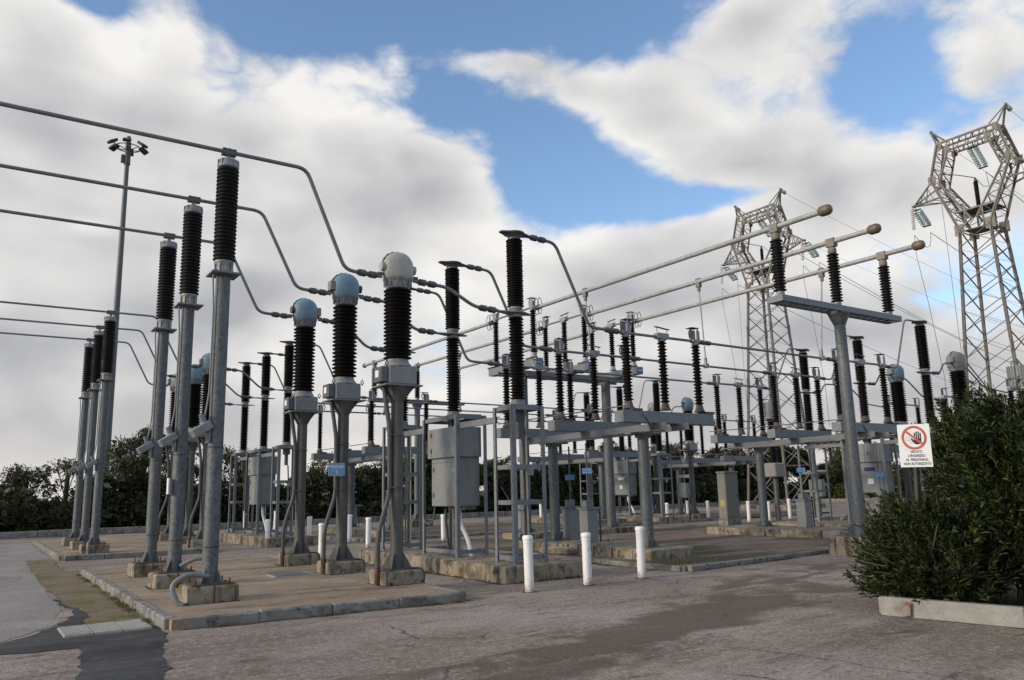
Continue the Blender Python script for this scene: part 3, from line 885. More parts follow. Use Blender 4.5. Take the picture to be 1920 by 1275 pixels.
# ------------------------------------------------------------------ circuit breakers
def breaker_pole(t, y, cabinet_pole):
    hx, hy = .34, (.72 if cabinet_pole else .30)
    zb = .30
    for sx in (-1, 1):
        for sy in (-1, 1):
            a = MB()
            x, yy = sx * hx, y + sy * hy
            a.box(x - .035 if sx < 0 else x - .045, x + .045 if sx < 0 else x + .035, yy - .006 + sy * .03, yy + .006 + sy * .03, zb, 3.22)
            a.box(x - .006 + sx * .034, x + .006 + sx * .034, min(yy - sy * .05, yy + sy * .022), max(yy - sy * .05, yy + sy * .022), zb, 3.22)
            a.build('leg', 'galvanised_beam', t)
    for z in ((.36, 1.36, 2.02, 3.14) if not cabinet_pole else (.36, 3.14)):
        for sy in (-1, 1):
            MB().box(-hx + .04, hx - .04, y + sy * hy - .005, y + sy * hy + .005, z, z + .085).build('cross_rail', 'galvanised_beam', t)
        for sx in (-1, 1):
            MB().box(sx * hx - .005, sx * hx + .005, y - hy + .04, y + hy - .04, z + .002, z + .083).build('cross_rail', 'galvanised_beam', t)
    MB().box(-.30, .30, y - hy + .05, y + hy - .05, 3.225, 3.25).cyl((0, y, 3.25), (0, y, 3.36), .15, .13, 16).build('top_plate', 'galvanised_beam', t)
    MB().cyl((0, y, 2.6), (0, y, 3.22), .06, n=12).box(-.10, .10, y - .08, y + .08, 2.95, 3.2).build('drive_housing', 'galvanised_old', t)
    MB().tube([(.05, y - .04, 2.6), (.07, y - .05, 2.2), (.06, y - .05, .4)], .022, 8).build('cable', 'cable_dark', t)
    MB().lathe(insulator_profile(3.36, 5.0, .105, .155, 27, .82), 18, (0, y, 0)).build('support_insulator', 'porcelain_brown', t)
    MB().lathe([(.11, 5.0), (.13, 5.01), (.13, 5.05), (.115, 5.06), (.115, 5.15), (.14, 5.17), (.14, 5.21)], 18, (0, y, 0)).build('middle_flange', 'cast_metal', t)
    q = MB().box(-.13, .13, y - .17, y + .17, 5.085, 5.105)
    q.prism([(-.48, y - .04), (-.13, y - .15), (-.13, y + .15), (-.48, y + .04)], 5.085, 5.105)
    q.prism([(.13, y - .15), (.36, y - .04), (.36, y + .04), (.13, y + .15)], 5.085, 5.105)
    q.build('terminal_plate', 'cast_metal', t)
    MB().lathe(insulator_profile(5.21, 6.62, .125, .172, 27, .86), 18, (0, y, 0)).build('interrupter', 'porcelain_brown', t)
    q = MB().lathe([(.13, 6.62), (.135, 6.66), (.11, 6.67), (.11, 6.72), (.22, 6.735), (.22, 6.76), (.10, 6.78)], 16, (0, y, 0))
    q.prism([(-.34, y - .05), (-.18, y - .13), (-.18, y + .13), (-.34, y + .05)], 6.735, 6.758)
    q.prism([(.18, y - .13), (.40, y - .04), (.40, y + .04), (.18, y + .13)], 6.735, 6.758)
    q.build('top_terminal', 'aluminium_dark', t)


def make_breaker(loc, label, doors=False, scale_z=1.0, shift=(0, 0, 0)):
    t = thing('circuit_breaker', loc, label, 'circuit breaker', 'three-pole circuit breakers')
    t.scale = (1, 1, scale_z)
    for k, y in enumerate((-2.5, 0, 2.5)):
        before = set(t.children)
        breaker_pole(t, y, k == 1)
        for o in set(t.children) - before:
            o.location.x += shift[k]
    # control cabinet on the middle pole
    cab = MB().cbox(-.30, .28, -.60, .46, 1.32, 2.34, .01).build('cabinet', 'cabinet_steel', t)
    cab.location.x = shift[1]
    MB().cbox(-.36, .30, -.66, .54, 2.342, 2.98, .012).build('cabinet_hood', 'cabinet_steel', cab)
    MB().box(-.16, .12, -.7, -.05, 1.25, 1.319).build('cable_gland_plate', 'cable_dark', cab)
    if doors:
        for a, b, z0, z1 in ((-.60, -.10, 2.36, 2.95), (-.07, .44, 2.36, 2.95), (-.56, .38, 1.36, 2.30)):
            x = -.3645 if z0 > 2.3 else -.3045
            d = MB().box(x - .012, x, a, b, z0, z1).build('door', 'cabinet_steel', cab)
            MB().box(x - .03, x - .012, b - .10, b - .07, (z0 + z1) / 2 - .05, (z0 + z1) / 2 + .05).build('handle', 'cable_dark', d)
        MB().box(-.3205, -.3170, -.36, .02, 2.05, 2.18).build('label_plate', 'sign_white' if doors == 1 else 'sign_navy', cab)
        MB().box(-.3205, -.3170, -.26, -.06, 1.62, 1.80).build('label_plate', 'sign_white', cab)
    else:
        MB().box(-.3055, -.3025, -.58, .44, 2.24, 2.248).build('door_seam', 'galvanised_old', cab)
    for hz_ in (1.55, 2.1, 2.5, 2.85):
        hx_ = -.36 if hz_ > 2.34 else -.30
        MB().cyl((hx_ - .012, .36, hz_ - .05), (hx_ - .012, .36, hz_ + .05), .014, n=8).build('hinge', 'galvanised_old', cab)
    for by_ in (-.5, -.2, .1, .36):
        MB().cyl((-.37, by_, 2.40), (-.36, by_, 2.40), .014, n=6).build('bolt', 'galvanised_old', cab)
    MB().box(-.305, -.30, -.54, -.38, 2.02, 2.12).build('rating_plate', 'cast_metal', cab)
    MB().lathe([(.07, 2.98), (.075, 3.0), (.05, 3.05), (.0005, 3.06)], 12, (-.1, -.3, 0)).build('vent_cap', 'sign_white', cab)
    MB().tube([(-.05, -.30, 1.26), (-.05, -.34, .95), (-.02, -.60, .62), (.02, -.66, .30)], .045, 10, .2).build('cable_duct', 'plastic_white', t)
    MB().tube([(-.40, .66, 2.9), (-.40, .66, 1.1), (-.40, .60, .98), (-.38, .40, .95), (-.36, .28, 1.05), (-.34, .26, 1.3)], .012, 6, .1).build('cable_loop', 'cable_blue', t)
    MB().tube([(-.05, .25, 1.5), (-.05, .3, 1.1), (.02, .28, .36)], .03, 8, .1).build('cable_loop', 'cable_dark', t)
    # linkage channels between the poles
    for y0, y1 in ((-2.2, -.74), (.74, 2.2)):
        c = MB().box(-.30, -.29, y0, y1, 2.93, 3.05).box(-.289, -.22, y0, y1, 3.041, 3.05).box(-.289, -.22, y0, y1, 2.93, 2.939)
        c.build('linkage_channel', 'galvanised_beam', t)
    for y in (-2.5, 2.5):
        MB().box(-.05, .07, y - .36, y - .30, 1.9, 2.03).build('junction_box', 'plastic_grey', t)
        MB().tube([(.0, y - .32, 1.9), (.02, y - .30, 1.55), (.0, y - .1, 1.2), (-.06, y + .2, 1.35), (-.25, y + .28, 1.7)], .011, 6, .15).build('cable_loop', 'cable_blue', t)
    return t


make_breaker((8.82, 15.15, 0), 'large front circuit breaker with a plain grey cabinet under its middle pole')
make_breaker((8.80, 28.65, 0), 'distant left circuit breaker with two pale cabinets, right of the front arrester posts')
make_breaker((24.6, 15.15, 0), 'right circuit breaker with a grey doored cabinet behind the busbar support column', 2, .955, (-.55, .05, .55))
make_breaker((26.0, 28.65, 0), 'distant circuit breaker with a labelled grey door, behind the central disconnector', 1, .95, (0, 0, 0))


# ------------------------------------------------------------------ disconnectors
def disconnector_pole(t, ox, y, zb, red=True):
    MB().box(ox - 1.40, ox + 1.40, y - .14, y + .14, zb, zb + .25).build('pole_beam', 'galvanised_beam', t)
    MB().box(ox + 1.16, ox + 1.43, y - .16, y + .16, zb + .251, zb + .30).build('mount_plate', 'cable_dark', t)
    MB().box(ox - 1.15, ox - .85, y - .16, y + .16, zb + .251, zb + .30).build('mount_plate', 'cable_dark', t)
    for k in (-1, 0, 1):
        x = ox + k * 1.1
        MB().lathe([(.13, zb + .30), (.13, zb + .32), (.105, zb + .34), (.075, zb + .46)], 12, (x, y, 0), smooth=False).build('insulator_foot', 'red_flange' if red else 'cast_metal', t)
        MB().lathe(insulator_profile(zb + .46, zb + 1.86, .062, .112, 19, .72, .22), 16, (x, y, 0)).build('insulator', 'porcelain_brown', t)
        q = MB().lathe([(.07, zb + 1.86), (.10, zb + 1.88), (.07, zb + 1.93)], 12, (x, y, 0))
        if k == 0:
            q.box(x - .17, x + .17, y - .075, y + .075, zb + 1.92, zb + 2.05)
            h = q.build('rotating_head', 'cast_metal', t)
            g = MB().tube([(x - .15, y - .03, zb + 2.05), (x - .17, y - .03, zb + 2.16)], .007, 5).tube([(x + .14, y - .03, zb + 2.05), (x + .17, y - .03, zb + 2.16)], .007, 5)
            g.bar((x - .22, y - .03, zb + 2.19), (x + .22, y - .03, zb + 2.15), .07, .012).build('head_shield', 'cable_green_grey', h)
        else:
            q.box(x + k * .0 - .02, x + .02 + k * .0, y - .10, y - .085, zb + 1.93, zb + 2.26)
            q.box(x - .085, x + .085, y + .06, y + .075, zb + 1.93, zb + 2.24)
            q.box(x - .02, x + .085, y - .075, y - .06, zb + 1.93, zb + 2.20)
            q.box(x - .12, x + .12, y - .06, y + .06, zb + 1.93, zb + 2.0)
            h = q.build('contact_jaw', 'cast_metal', t)
            MB().box(x - .13 - k * .07, x + .13 - k * .07, y - .10, y + .10, zb + 2.262, zb + 2.275).build('rain_hood', 'cable_green_grey', h)
            MB().tube([(x - k * .12, y, zb + 2.24), (x - k * .20, y, zb + 2.17), (x - k * .16, y, zb + 2.02)], .022, 6, .05).build('contact_finger', 'aluminium_dark', h)
    MB().cyl((ox - 1.0, y, zb + 1.965), (ox + 1.0, y, zb + 1.965), .032, n=10).build('contact_arm', 'tube_dark', t)


def make_disconnector(loc, label, zb=3.0, col_y=(-1.8, 1.8), shift=(0, 0, 0), rails=None, ys=(-2.5, 0, 2.5), rotz=0.0, col_r=.13, base=.31, red=True, group='three-pole disconnectors'):
    t = thing('disconnector', loc, label, 'disconnector', group, rotz)
    for y, ox in zip(ys, shift):
        disconnector_pole(t, ox, y, zb, red)
    y0, y1 = min(ys) - .45, max(ys) + .45
    slope = (shift[2] - shift[0]) / (ys[2] - ys[0])
    for sx in (-.34, .34):
        c = MB()
        for k, (za, zc, w) in enumerate(((zb - .15, zb - .14, .08), (zb - .011, zb - .001, .08), (zb - .14, zb - .011, .012))):
            pts = [(sx + slope * y0, y0), (sx + w + slope * y0, y0), (sx + w + slope * y1, y1), (sx + slope * y1, y1)]
            c.prism(pts, za, zc)
        c.build('support_channel', 'galvanised_beam', t)
    for y in col_y:
        x = slope * y
        p = MB().cyl((x, y, base + .02), (x, y, zb - .19), col_r, n=18).build('column', 'galvanised', t)
        MB().box(x - .26, x + .26, y - .26, y + .26, base - .001, base + .02).build('base_plate', 'galvanised_old', p)
        gusset_set(p, 'galvanised', base + .02, col_r, col_r + .12, .16, x, y)
        MB().box(x - .46, x + .46, y - .10, y + .10, zb - .19, zb - .152).prism([(x - .2, y - .05), (x + .2, y - .05), (x + .2, y + .05), (x - .2, y + .05)], zb - .27, zb - .191).build('column_head', 'galvanised_beam', p)
    MB().tube([(-.30, y0 + .2, zb - .17), (-.25, 0, zb - .175), (-.30, y1 - .2, zb - .17)], .016, 6).build('earth_conductor', 'plastic_grey', t)
    MB().tube([(-.85, ys[0] - .15, zb + .20), (-.6, ys[0] - .16, zb - .05), (-.2, ys[0] + .3, zb - .22)], .018, 8, .1).build('cable', 'plastic_grey', t)
    for y in ys[:1] if red else []:
        MB().cyl((-1.2, ys[0] + .02, zb + .36), (-1.2, ys[2], zb + .36), .014, n=6).build('phase_coupling_rod', 'galvanised', t)
    return t


make_disconnector((12.84, 15.15, 0), 'front three-pole disconnector on two round columns right of the circuit breaker', shift=(0, .08, .2))
make_disconnector((12.95, 28.65, 0), 'distant three-pole disconnector seen between the transformer posts')
make_disconnector((21.05, 15.15, 0), 'right three-pole disconnector whose end meets the big busbar support column', shift=(-.45, .05, .38), zb=2.97)
make_disconnector((23.1, 28.65, 0), 'distant three-pole disconnector behind the grey kiosk', zb=2.9)

make_disconnector((31.0, 15.15, 0), 'line disconnector seen beyond the right transformers', zb=2.72, shift=(-.45, .05, .5), base=.09)
make_disconnector((31.6, 28.65, 0), 'far line disconnector in front of the smaller lattice tower', zb=2.75, base=.09)

# busbar sectionaliser: the same pole, turned along the busbars and set on tall columns
sec = make_disconnector((17.0, 21.43, 0), 'high busbar disconnector on two tall round columns under the three tubes', zb=5.50, ys=(-2.2, 0, 2.15), shift=(0, 0, 0), col_y=(-1.8, 1.85), rotz=R(90), col_r=.165, base=.27, red=False, group='busbar disconnectors')
for y in (-2.2, 0, 2.15):
    p = MB().box(-1.415, -1.403, y - .12, y + .12, 5.55, 5.70).build('blue_plate', 'sign_blue', sec)
    r = MB()
    for k in range(5):
        r.box(-1.418, -1.4155, y - .09 + k * .038, y - .068 + k * .038, 5.60, 5.65)
    r.build('lettering', 'sign_white', p)


# ------------------------------------------------------------------ busbars
def make_support(loc, label):
    t = thing('busbar_support', loc, label, 'busbar support', 'T-shaped busbar supports')
    MB().cbox(-.55, .55, -.5, .5, -.05, .42, .03).build('plinth', 'concrete_plinth', t)
    p = MB().cyl((0, 0, .44), (0, 0, 5.40), .150, .130, 22).build('column', 'galvanised', t)
    MB().box(-.38, .38, -.38, .38, .421, .44).build('base_plate', 'galvanised_old', p)
    gusset_set(p, 'galvanised', .44, .145, .32, .28)
    MB().lathe([(.131, 5.3), (.14, 5.32), (.26, 5.60), (.26, 5.62)], 8, smooth=False).build('column_head', 'galvanised', p)
    for sy in (-1, 1):
        c = MB().box(-2.36, 2.42, sy * .20 - .005, sy * .20 + .005, 5.62, 5.76)
        c.box(-2.36, 2.42, sy * .20 - sy * .08 if sy > 0 else .12 * -1 - .075, sy * .195 if sy > 0 else -.121, 5.62, 5.63)
        c.box(-2.36, 2.42, min(sy * .12, sy * .195), max(sy * .12, sy * .195), 5.75, 5.76)
        c.build('beam_channel', 'galvanised_beam', t)
    bme = MB().box(-.03, .03, -.119, .119, 5.632, 5.642).mesh('batten', 'galvanised_beam')
    for i in range(16):
        link('batten', bme, t, (-2.28 + i * .3, 0, 0))
    for ex in (-2.365, 2.425):
        MB().box(ex - .004, ex + .004, -.195, .195, 5.62, 5.76).build('end_plate', 'galvanised_beam', t)
    for x in (-2.15, 0, 2.2):
        i = MB().lathe(insulator_profile(5.88, 7.10, .085, .145, 17, .8, .25), 18, (x, 0, 0)).build('post_insulator', 'polymer_black', t)
        MB().lathe([(.12, 5.762), (.12, 5.79), (.09, 5.81), (.09, 5.88)], 14, (x, 0, 0)).build('insulator_foot', 'cast_metal', i)
        MB().lathe([(.085, 7.10), (.10, 7.12), (.10, 7.22), (.07, 7.27)], 14, (x, 0, 0)).box(x - .085, x + .085, -.11, .11, 7.27, 7.475).build('busbar_clamp', 'tower_paint', i)
    return t


make_support((17.0, 10.85, 0), 'tall round column carrying a T-beam with three black insulators, by the oleander')
make_support((17.0, 32.5, 0), 'distant T-shaped busbar support seen behind the front transformer')

for i, (x, e0, e1, w0, w1) in enumerate(((14.85, 9.42, 20.0, 22.85, 33.6), (17.0, 9.60, 20.0, 22.85, 33.3), (19.2, 9.76, 20.0, 22.85, 33.2))):
    which = ('left-hand', 'middle', 'right-hand')[i]
    t = thing('busbar', (x, e0, 7.4), 'long pale %s busbar tube with a brown rounded end, over the right half' % which, 'busbar', 'overhead busbar tubes')
    L = e1 - e0
    MB().cyl((0, .1, 0), (0, L, 0), .062, n=16).build('tube', 'aluminium', t)
    MB().lathe([(.05, -.02), (.09, 0), (.118, .05), (.118, .21), (.088, .265), (.0005, .295)], 16, M=Matrix.Translation((0, .26, 0)) @ Matrix.Rotation(R(90), 4, 'X')).build('end_cap', 'corona_brass', t)
    for s, yy in ((1, L + .02),):
        q = MB().cyl((0, L - .05, 0), (0, L + .16, 0), .085, n=12)
        q.build('end_fitting', 'aluminium_dark', t)
        for off in (-.02, .14):
            pts = [(-.03 + .16 * math.cos(a) * .55, yy - .1 + off, .02 + .27 * math.sin(a)) for a in [2 * math.pi * k / 16 for k in range(17)]]
            MB().tube(pts, .012, 6).build('corona_ring', 'aluminium_dark', t)
    t = thing('busbar', (x, w0, 7.4), 'far %s busbar tube with a small ball end, beyond the high disconnector' % which, 'busbar', 'overhead busbar tubes')
    L = w1 - w0
    MB().cyl((0, 0, 0), (0, L, 0), .062, n=14).build('tube', 'aluminium', t)
    MB().lathe([(.0005, -.11), (.08, -.08), (.11, 0), (.08, .08), (.0005, .11)], 14, M=Matrix.Translation((0, L, 0)) @ Matrix.Rotation(R(90), 4, 'X')).build('end_ball', 'corona_brass', t)
    MB().cyl((0, -.16, 0), (0, .05, 0), .085, n=12).build('end_fitting', 'aluminium_dark', t)
    for off in (-.08, .08):
        pts = [(-.03 + .16 * math.cos(a) * .55, off, .02 + .27 * math.sin(a)) for a in [2 * math.pi * k / 16 for k in range(17)]]
        MB().tube(pts, .012, 6).build('corona_ring', 'aluminium_dark', t)


def conductor(pts, r, label, name='conductor_tube', joints=(), bend=.16, mat='tube_dark', cat='conductor', group='bent tubular conductors'):
    o = Vector(pts[0])
    t = thing(name, o, label, cat, group)
    P = [Vector(p) - o for p in pts]
    MB().tube(P, r, 10, bend).build('tube', mat, t)
    for k, u in joints:            # sleeve connectors near the ends
        a, b = (P[0], P[1]) if k == 0 else (P[-1], P[-2])
        d = (b - a).normalized()
        c = a + d * u
        MB().cyl(c - d * .16, c - d * .04, r * 1.9, n=10).cyl(c + d * .04, c + d * .16, r * 1.9, n=10).cyl(c - d * .2, c + d * .2, r * 1.3, n=10).build('sleeve', 'aluminium_dark', t)
    return t


ROW = ('nearest', 'middle', 'rear')
for i, y in enumerate((12.65, 15.15, 17.65)):
    ct = (6.22, 6.25, 6.29)[i]
    zt = (5.46, 5.69, 5.69)[i]
    conductor([(-14, y, 7.20), (4.46, y, 7.20), (5.20, y, zt + .03), (ct - .32, y, zt)], .034, '%s long tube over the front arrester posts, bending down to its transformer' % ROW[i], joints=((1, .28),))
    conductor([(ct + .32, y, zt), (7.25, y, zt - .03), (7.86, y, 5.12), (8.40, y, 5.10)], .034, '%s tube from the front transformers to the breaker waist' % ROW[i], joints=((0, .28), (1, .25)))
    dx = (0, .08, .2)[i]
    conductor([(9.12, y, 6.75), (9.86, y, 6.72), (10.72, y, 5.0), (11.65 + dx, y, 4.97)], .034, '%s tube dropping from the front breaker top to the disconnector' % ROW[i], joints=((0, .3), (1, .3)))
    sx = (19.5, 20.0, 20.33)[i]
    conductor([(14.02 + dx, y, 4.96), (sx, y, 4.92)], .030, '%s straight tube under the busbars between the front and right disconnectors' % ROW[i], joints=((0, .25), (1, .25)), group='straight tubular conductors')
    cb = (24.05, 24.65, 25.15)[i]
    cr = (26.0, 26.8, 27.3)[i]
    conductor([(sx + 2.15, y, 4.92), (sx + 3.0, y, 4.90), (cb - .85, y, 6.44), (cb - .3, y, 6.45)], .028, '%s slanting tube up to the right breaker top' % ROW[i], joints=((0, .3),))
    conductor([(cb + .36, y, 4.88), (cb + .85, y, 4.9), (cb + 1.15, y, 5.24), (cr - .35, y, 5.26)], .028, '%s short bent tube from the right breaker to its transformer' % ROW[i], joints=((0, .25),))
    conductor([(cr + .35, y, 5.25), (cr + .7, y, 5.15), (cr + 1.6, y, 4.6), (cr + 3.2, y, 4.5)], .026, '%s tube leaving the right transformer downwards' % ROW[i])
    # bay behind
    y2 = y + 13.5
    conductor([(-14, y2, 7.20), (4.55, y2, 7.20), (5.30, y2, 5.72), (5.95, y2, 5.69)], .030, '%s long tube over the distant left arrester posts' % ROW[i], joints=((1, .28),))
    conductor([(6.62, y2, 5.69), (7.25, y2, 5.66), (7.86, y2, 5.12), (8.36, y2, 5.10)], .030, '%s tube from the distant left transformers to their breaker' % ROW[i], joints=((0, .28), (1, .25)))
    conductor([(9.12, y2, 6.75), (9.86, y2, 6.72), (10.72, y2, 5.0), (11.75, y2, 4.97)], .030, '%s tube dropping from the distant left breaker top' % ROW[i], joints=((0, .3), (1, .3)))
    conductor([(14.1, y2, 4.96), (21.95, y2, 4.90)], .028, '%s straight tube under the far busbar ends' % ROW[i], joints=((0, .25), (1, .25)), group='straight tubular conductors')
    conductor([(24.25, y2, 4.85), (24.8, y2, 4.84), (25.3, y2, 6.38), (25.7, y2, 6.40)], .026, '%s slanting tube up to the distant right breaker' % ROW[i])
    conductor([(26.36, y2, 4.84), (26.8, y2, 4.86), (27.1, y2, 5.26), (27.7, y2, 5.28)], .026, '%s short bent tube beyond the distant right breaker' % ROW[i])


def dropper(x, y, z0, z1, x1, label):
    t = thing('dropper_rod', (x, y, z0), label, 'dropper', 'vertical busbar droppers')
    d = Vector((x1 - x, 0, z1 - z0))
    MB().cyl((0, 0, -.16), d + Vector((0, 0, .12)), .020, n=8).build('rod', 'aluminium', t)
    MB().box(-.055, .055, -.07, .07, -.17, .09).cyl((0, 0, -.28), (0, 0, -.17), .05, n=10).build('upper_clamp', 'tower_paint', t)
    MB().box(d.x - .06, d.x + .06, -.06, .06, d.z - .05, d.z + .07).cyl((d.x, 0, d.z + .07), (d.x, 0, d.z + .24), .045, n=10).build('lower_clamp', 'cast_metal', t)
    return t


dropper(19.2, 12.65, 7.4, 4.92, 18.85, 'dropper rod hanging from the right-hand busbar, near the tower behind')
dropper(17.0, 15.15, 7.4, 4.94, 17.08, 'dropper rod hanging from the middle busbar')
dropper(14.85, 17.65, 7.4, 4.96, 15.0, 'dropper rod hanging from the left-hand busbar, behind the slanting breaker tube')
dropper(19.2, 26.15, 7.4, 4.92, 19.3, 'dropper rod under the far right-hand busbar')
dropper(17.0, 28.65, 7.4, 4.93, 17.0, 'dropper rod under the far middle busbar, beside the breaker cabinet pole')
dropper(14.85, 31.15, 7.4, 4.95, 14.7, 'dropper rod under the far left-hand busbar')


# ------------------------------------------------------------------ drive pedestals, kiosk, bollards
def make_pedestal(loc, label, rod=2.75, plate=None, base=.31):
    t = thing('drive_pedestal', loc, label, 'drive box', 'disconnector drive pedestals')
    MB().cbox(-.16, .18, -.15, .17, base, base + .80, .012).build('body', 'cabinet_steel', t)
    MB().box(-.20, .40, -.19, .20, base + .801, base + .845).build('top_flange', 'galvanised_beam', t)
    MB().cbox(-.11, .10, -.07, .11, base + .846, base + 1.02, .012).build('gearbox', 'galvanised_beam', t)
    MB().cyl((.02, .02, base + 1.02), (.02, .02, rod), .022, n=8).build('drive_rod', 'galvanised', t)
    for sx, sy in ((-.26, -.24), (.40, -.24), (.28, .26)):
        MB().cyl((sx, sy, base - .02), (sx, sy, base + .10), .012, n=6).build('anchor_bolt', 'rust', t)
    MB().bar((.27, -.12, base), (.27, -.12, base + .8), .03).build('bracket', 'galvanised_old', t)
    if plate:
        s = MB().box(-.02, 0, -.14, .12, plate, plate + .15, Matrix.Rotation(R(35), 4, 'Z')).build('blue_plate', 'sign_blue', t)
        r = MB()
        M = Matrix.Rotation(R(35), 4, 'Z')
        for z in (.09, .025):
            for k in range(11):
                if (k * 7 + int(z * 100)) % 6:
                    r.box(-.024, -.0205, -.122 + k * .0212, -.109 + k * .0212, plate + z, plate + z + .036, M)
        r.build('lettering', 'sign_blue_pale', s)
    return t


make_pedestal((12.95, 15.62, 0), 'front grey drive pedestal with a blue plate on its tall rod', plate=1.98)
make_pedestal((13.45, 16.95, 0), 'second grey drive pedestal with a smaller blue plate, left of the front one', plate=1.85)
make_pedestal((13.3, 31.2, 0), 'far grey drive pedestal with a tiny blue plate, between the front transformer posts', plate=1.9, rod=2.8)
make_pedestal((21.3, 15.4, 0), 'grey drive pedestal left of the busbar support column', plate=1.95, base=.30)
make_pedestal((23.2, 14.0, 0), 'grey drive pedestal half hidden by the oleander under the warning sign', plate=1.75, base=.30)
make_pedestal((15.6, 22.3, 0), 'small grey drive pedestal at the foot of the high busbar disconnector', base=.10, rod=5.2)

k = thing('control_kiosk', (24.80, 21.32, .09), 'tall beige-grey control kiosk on a concrete base with a yellow label', 'cabinet', rotz=R(0))
MB().cbox(-.40, .40, -.235, .235, -.05, .26, .015).build('base', 'concrete_kerb', k)
MB().cbox(-.37, .37, -.20, .20, .262, 1.98, .012).build('body', 'kiosk_paint', k)
MB().cbox(-.40, .40, -.23, .23, 1.982, 2.05, .015).build('roof', 'kiosk_paint', k)
d = MB().box(-.34, .34, -.212, -.201, .32, 1.93).build('door', 'kiosk_paint', k)
MB().box(.26, .30, -.23, -.213, 1.05, 1.2).build('handle', 'cable_dark', d)
MB().box(-.3745, -.371, -.10, .10, .72, .96).build('label_plate', 'yellow_label', k)
MB().box(.27, .38, -.218, -.214, 1.6, 1.70).build('blue_plate', 'sign_blue', k)

MB_BOLL = [MB().lathe([(.076, -.05), (.076, .82)], 20).mesh('tube', 'bollard_white'), MB().lathe([(.084, .82), (.087, .835), (.087, .875), (.07, .895), (.0005, .90)], 20).mesh('cap', 'plastic_white'), MB().lathe([(.084, .775), (.087, .78), (.084, .785)], 20).mesh('rim', 'plastic_white')]
BOLL = [(7.76, 10.93, 'leftmost of the three large front bollards'), (9.02, 10.97, 'middle of the three large front bollards'), (10.38, 11.07, 'rightmost of the three large front bollards'),
        (7.83, 20.32, 'white bollard just left of the blue-plate transformer post'), (8.15, 25.8, 'white bollard right of the tallest arrester post'), (9.75, 26.4, 'white bollard between the two blue-headed transformers'),
        (10.34, 22.98, 'white bollard left of the cream-headed transformer post'), (11.0, 25.98, 'white bollard right behind the blue-plate transformer post'), (26.07, 25.96, 'leftmost white bollard of the far three by the kiosk'),
        (28.47, 26.98, 'middle white bollard of the far three by the kiosk'), (29.75, 26.88, 'white bollard right beside the kiosk'), (27.67, 22.76, 'left one of the three white bollards near the lattice tower foot'),
        (28.42, 22.31, 'middle one of the three white bollards near the lattice tower foot'), (31.74, 23.74, 'right one of the three white bollards near the lattice tower foot'),
        (11.29, 39.3, 'farthest left white bollard by the distant breaker'), (12.09, 37.2, 'far white bollard behind the distant breaker frame'), (13.2, 23.4, 'white bollard glimpsed behind the front breaker frame'), (25.57, 34.77, 'tiny far white bollard in front of the hedge')]
for x, y, lab in BOLL:
    t = thing('bollard', (x, y, 0), lab, 'bollard', 'white plastic bollards')
    for nm, me in zip(('tube', 'cap', 'rim'), MB_BOLL):
        link(nm, me, t)
    MB().sheet([((.12 + random.uniform(-.03, .04)) * math.cos(q * .45), (.12 + random.uniform(-.03, .04)) * math.sin(q * .45)) for q in range(14)], .006).build('footing_shade_stain', 'cable_dark', t)  # dark disc at the foot: damp dirt plus painted contact shade
    t.rotation_euler = (random.uniform(-.015, .015), random.uniform(-.015, .015), random.uniform(0, 6))
    t.scale = (1, 1, random.uniform(.97, 1.03))

# small equipment boxes on posts among the far bays
for x, y, lab in ((29.0, 27.6, 'far grey post with twin meter boxes left of the kiosk'), (29.6, 20.6, 'far grey post with a square meter box right of the kiosk')):
    t = thing('meter_post', (x, y, 0), lab, 'meter box', 'meter boxes on posts')
    MB().cyl((0, 0, 0), (0, 0, 2.35), .05, n=10).build('post', 'galvanised', t)
    MB().cbox(-.30, -.06, -.36, .26, 1.05, 1.75, .012).build('box', 'cabinet_steel', t)
    MB().box(-.08, .08, -.45, .45, 2.0, 2.14).build('cross_arm', 'cast_metal', t)
    MB().cbox(-.35, .35, -.3, .3, -.02, .25, .02).build('footing', 'concrete_plinth', t)

for x, y, lab in ((28.9, 22.2, 'ribbed grey line trap on a dark insulator in front of the lattice tower foot'), (31.4, 13.1, 'ribbed grey line trap at the right picture edge above the oleander')):
    t = thing('line_trap', (x, y, 0), lab, 'line trap', 'line traps')
    sc = 1.0 if y > 20 else 1.1
    t.scale = (sc, sc, sc)
    MB().cyl((0, 0, 0), (0, 0, 1.9), .11, n=14).build('post', 'galvanised_old', t)
    MB().cbox(-.33, .33, -.30, .30, 1.9, 2.5, .04).build('tank', 'dome_grey', t)
    MB().lathe(insulator_profile(2.5, 4.3, .11, .17, 20, .85), 16).build('insulator', 'porcelain_brown', t)
    q = MB().cyl((0, 0, 4.4), (0, 0, 5.1), .34, n=24)
    for i in range(24):
        a = i * math.pi / 12
        q.box(.335, .36, -.012, .012, 4.38, 5.12, Matrix.Rotation(a, 4, 'Z'))
    q.build('coil', 'cabinet_steel', t)
    MB().box(-.36, .36, -.05, .05, 4.32, 4.38).box(-.05, .05, -.36, .36, 4.322, 4.378).build('spider', 'cast_metal', t)
    MB().tube([(0, 0, 5.1), (0, 0, 5.25), (-.5, 0, 5.25), (-.52, 0, 4.6)], .02, 6, .08).build('lead', 'tube_dark', t)

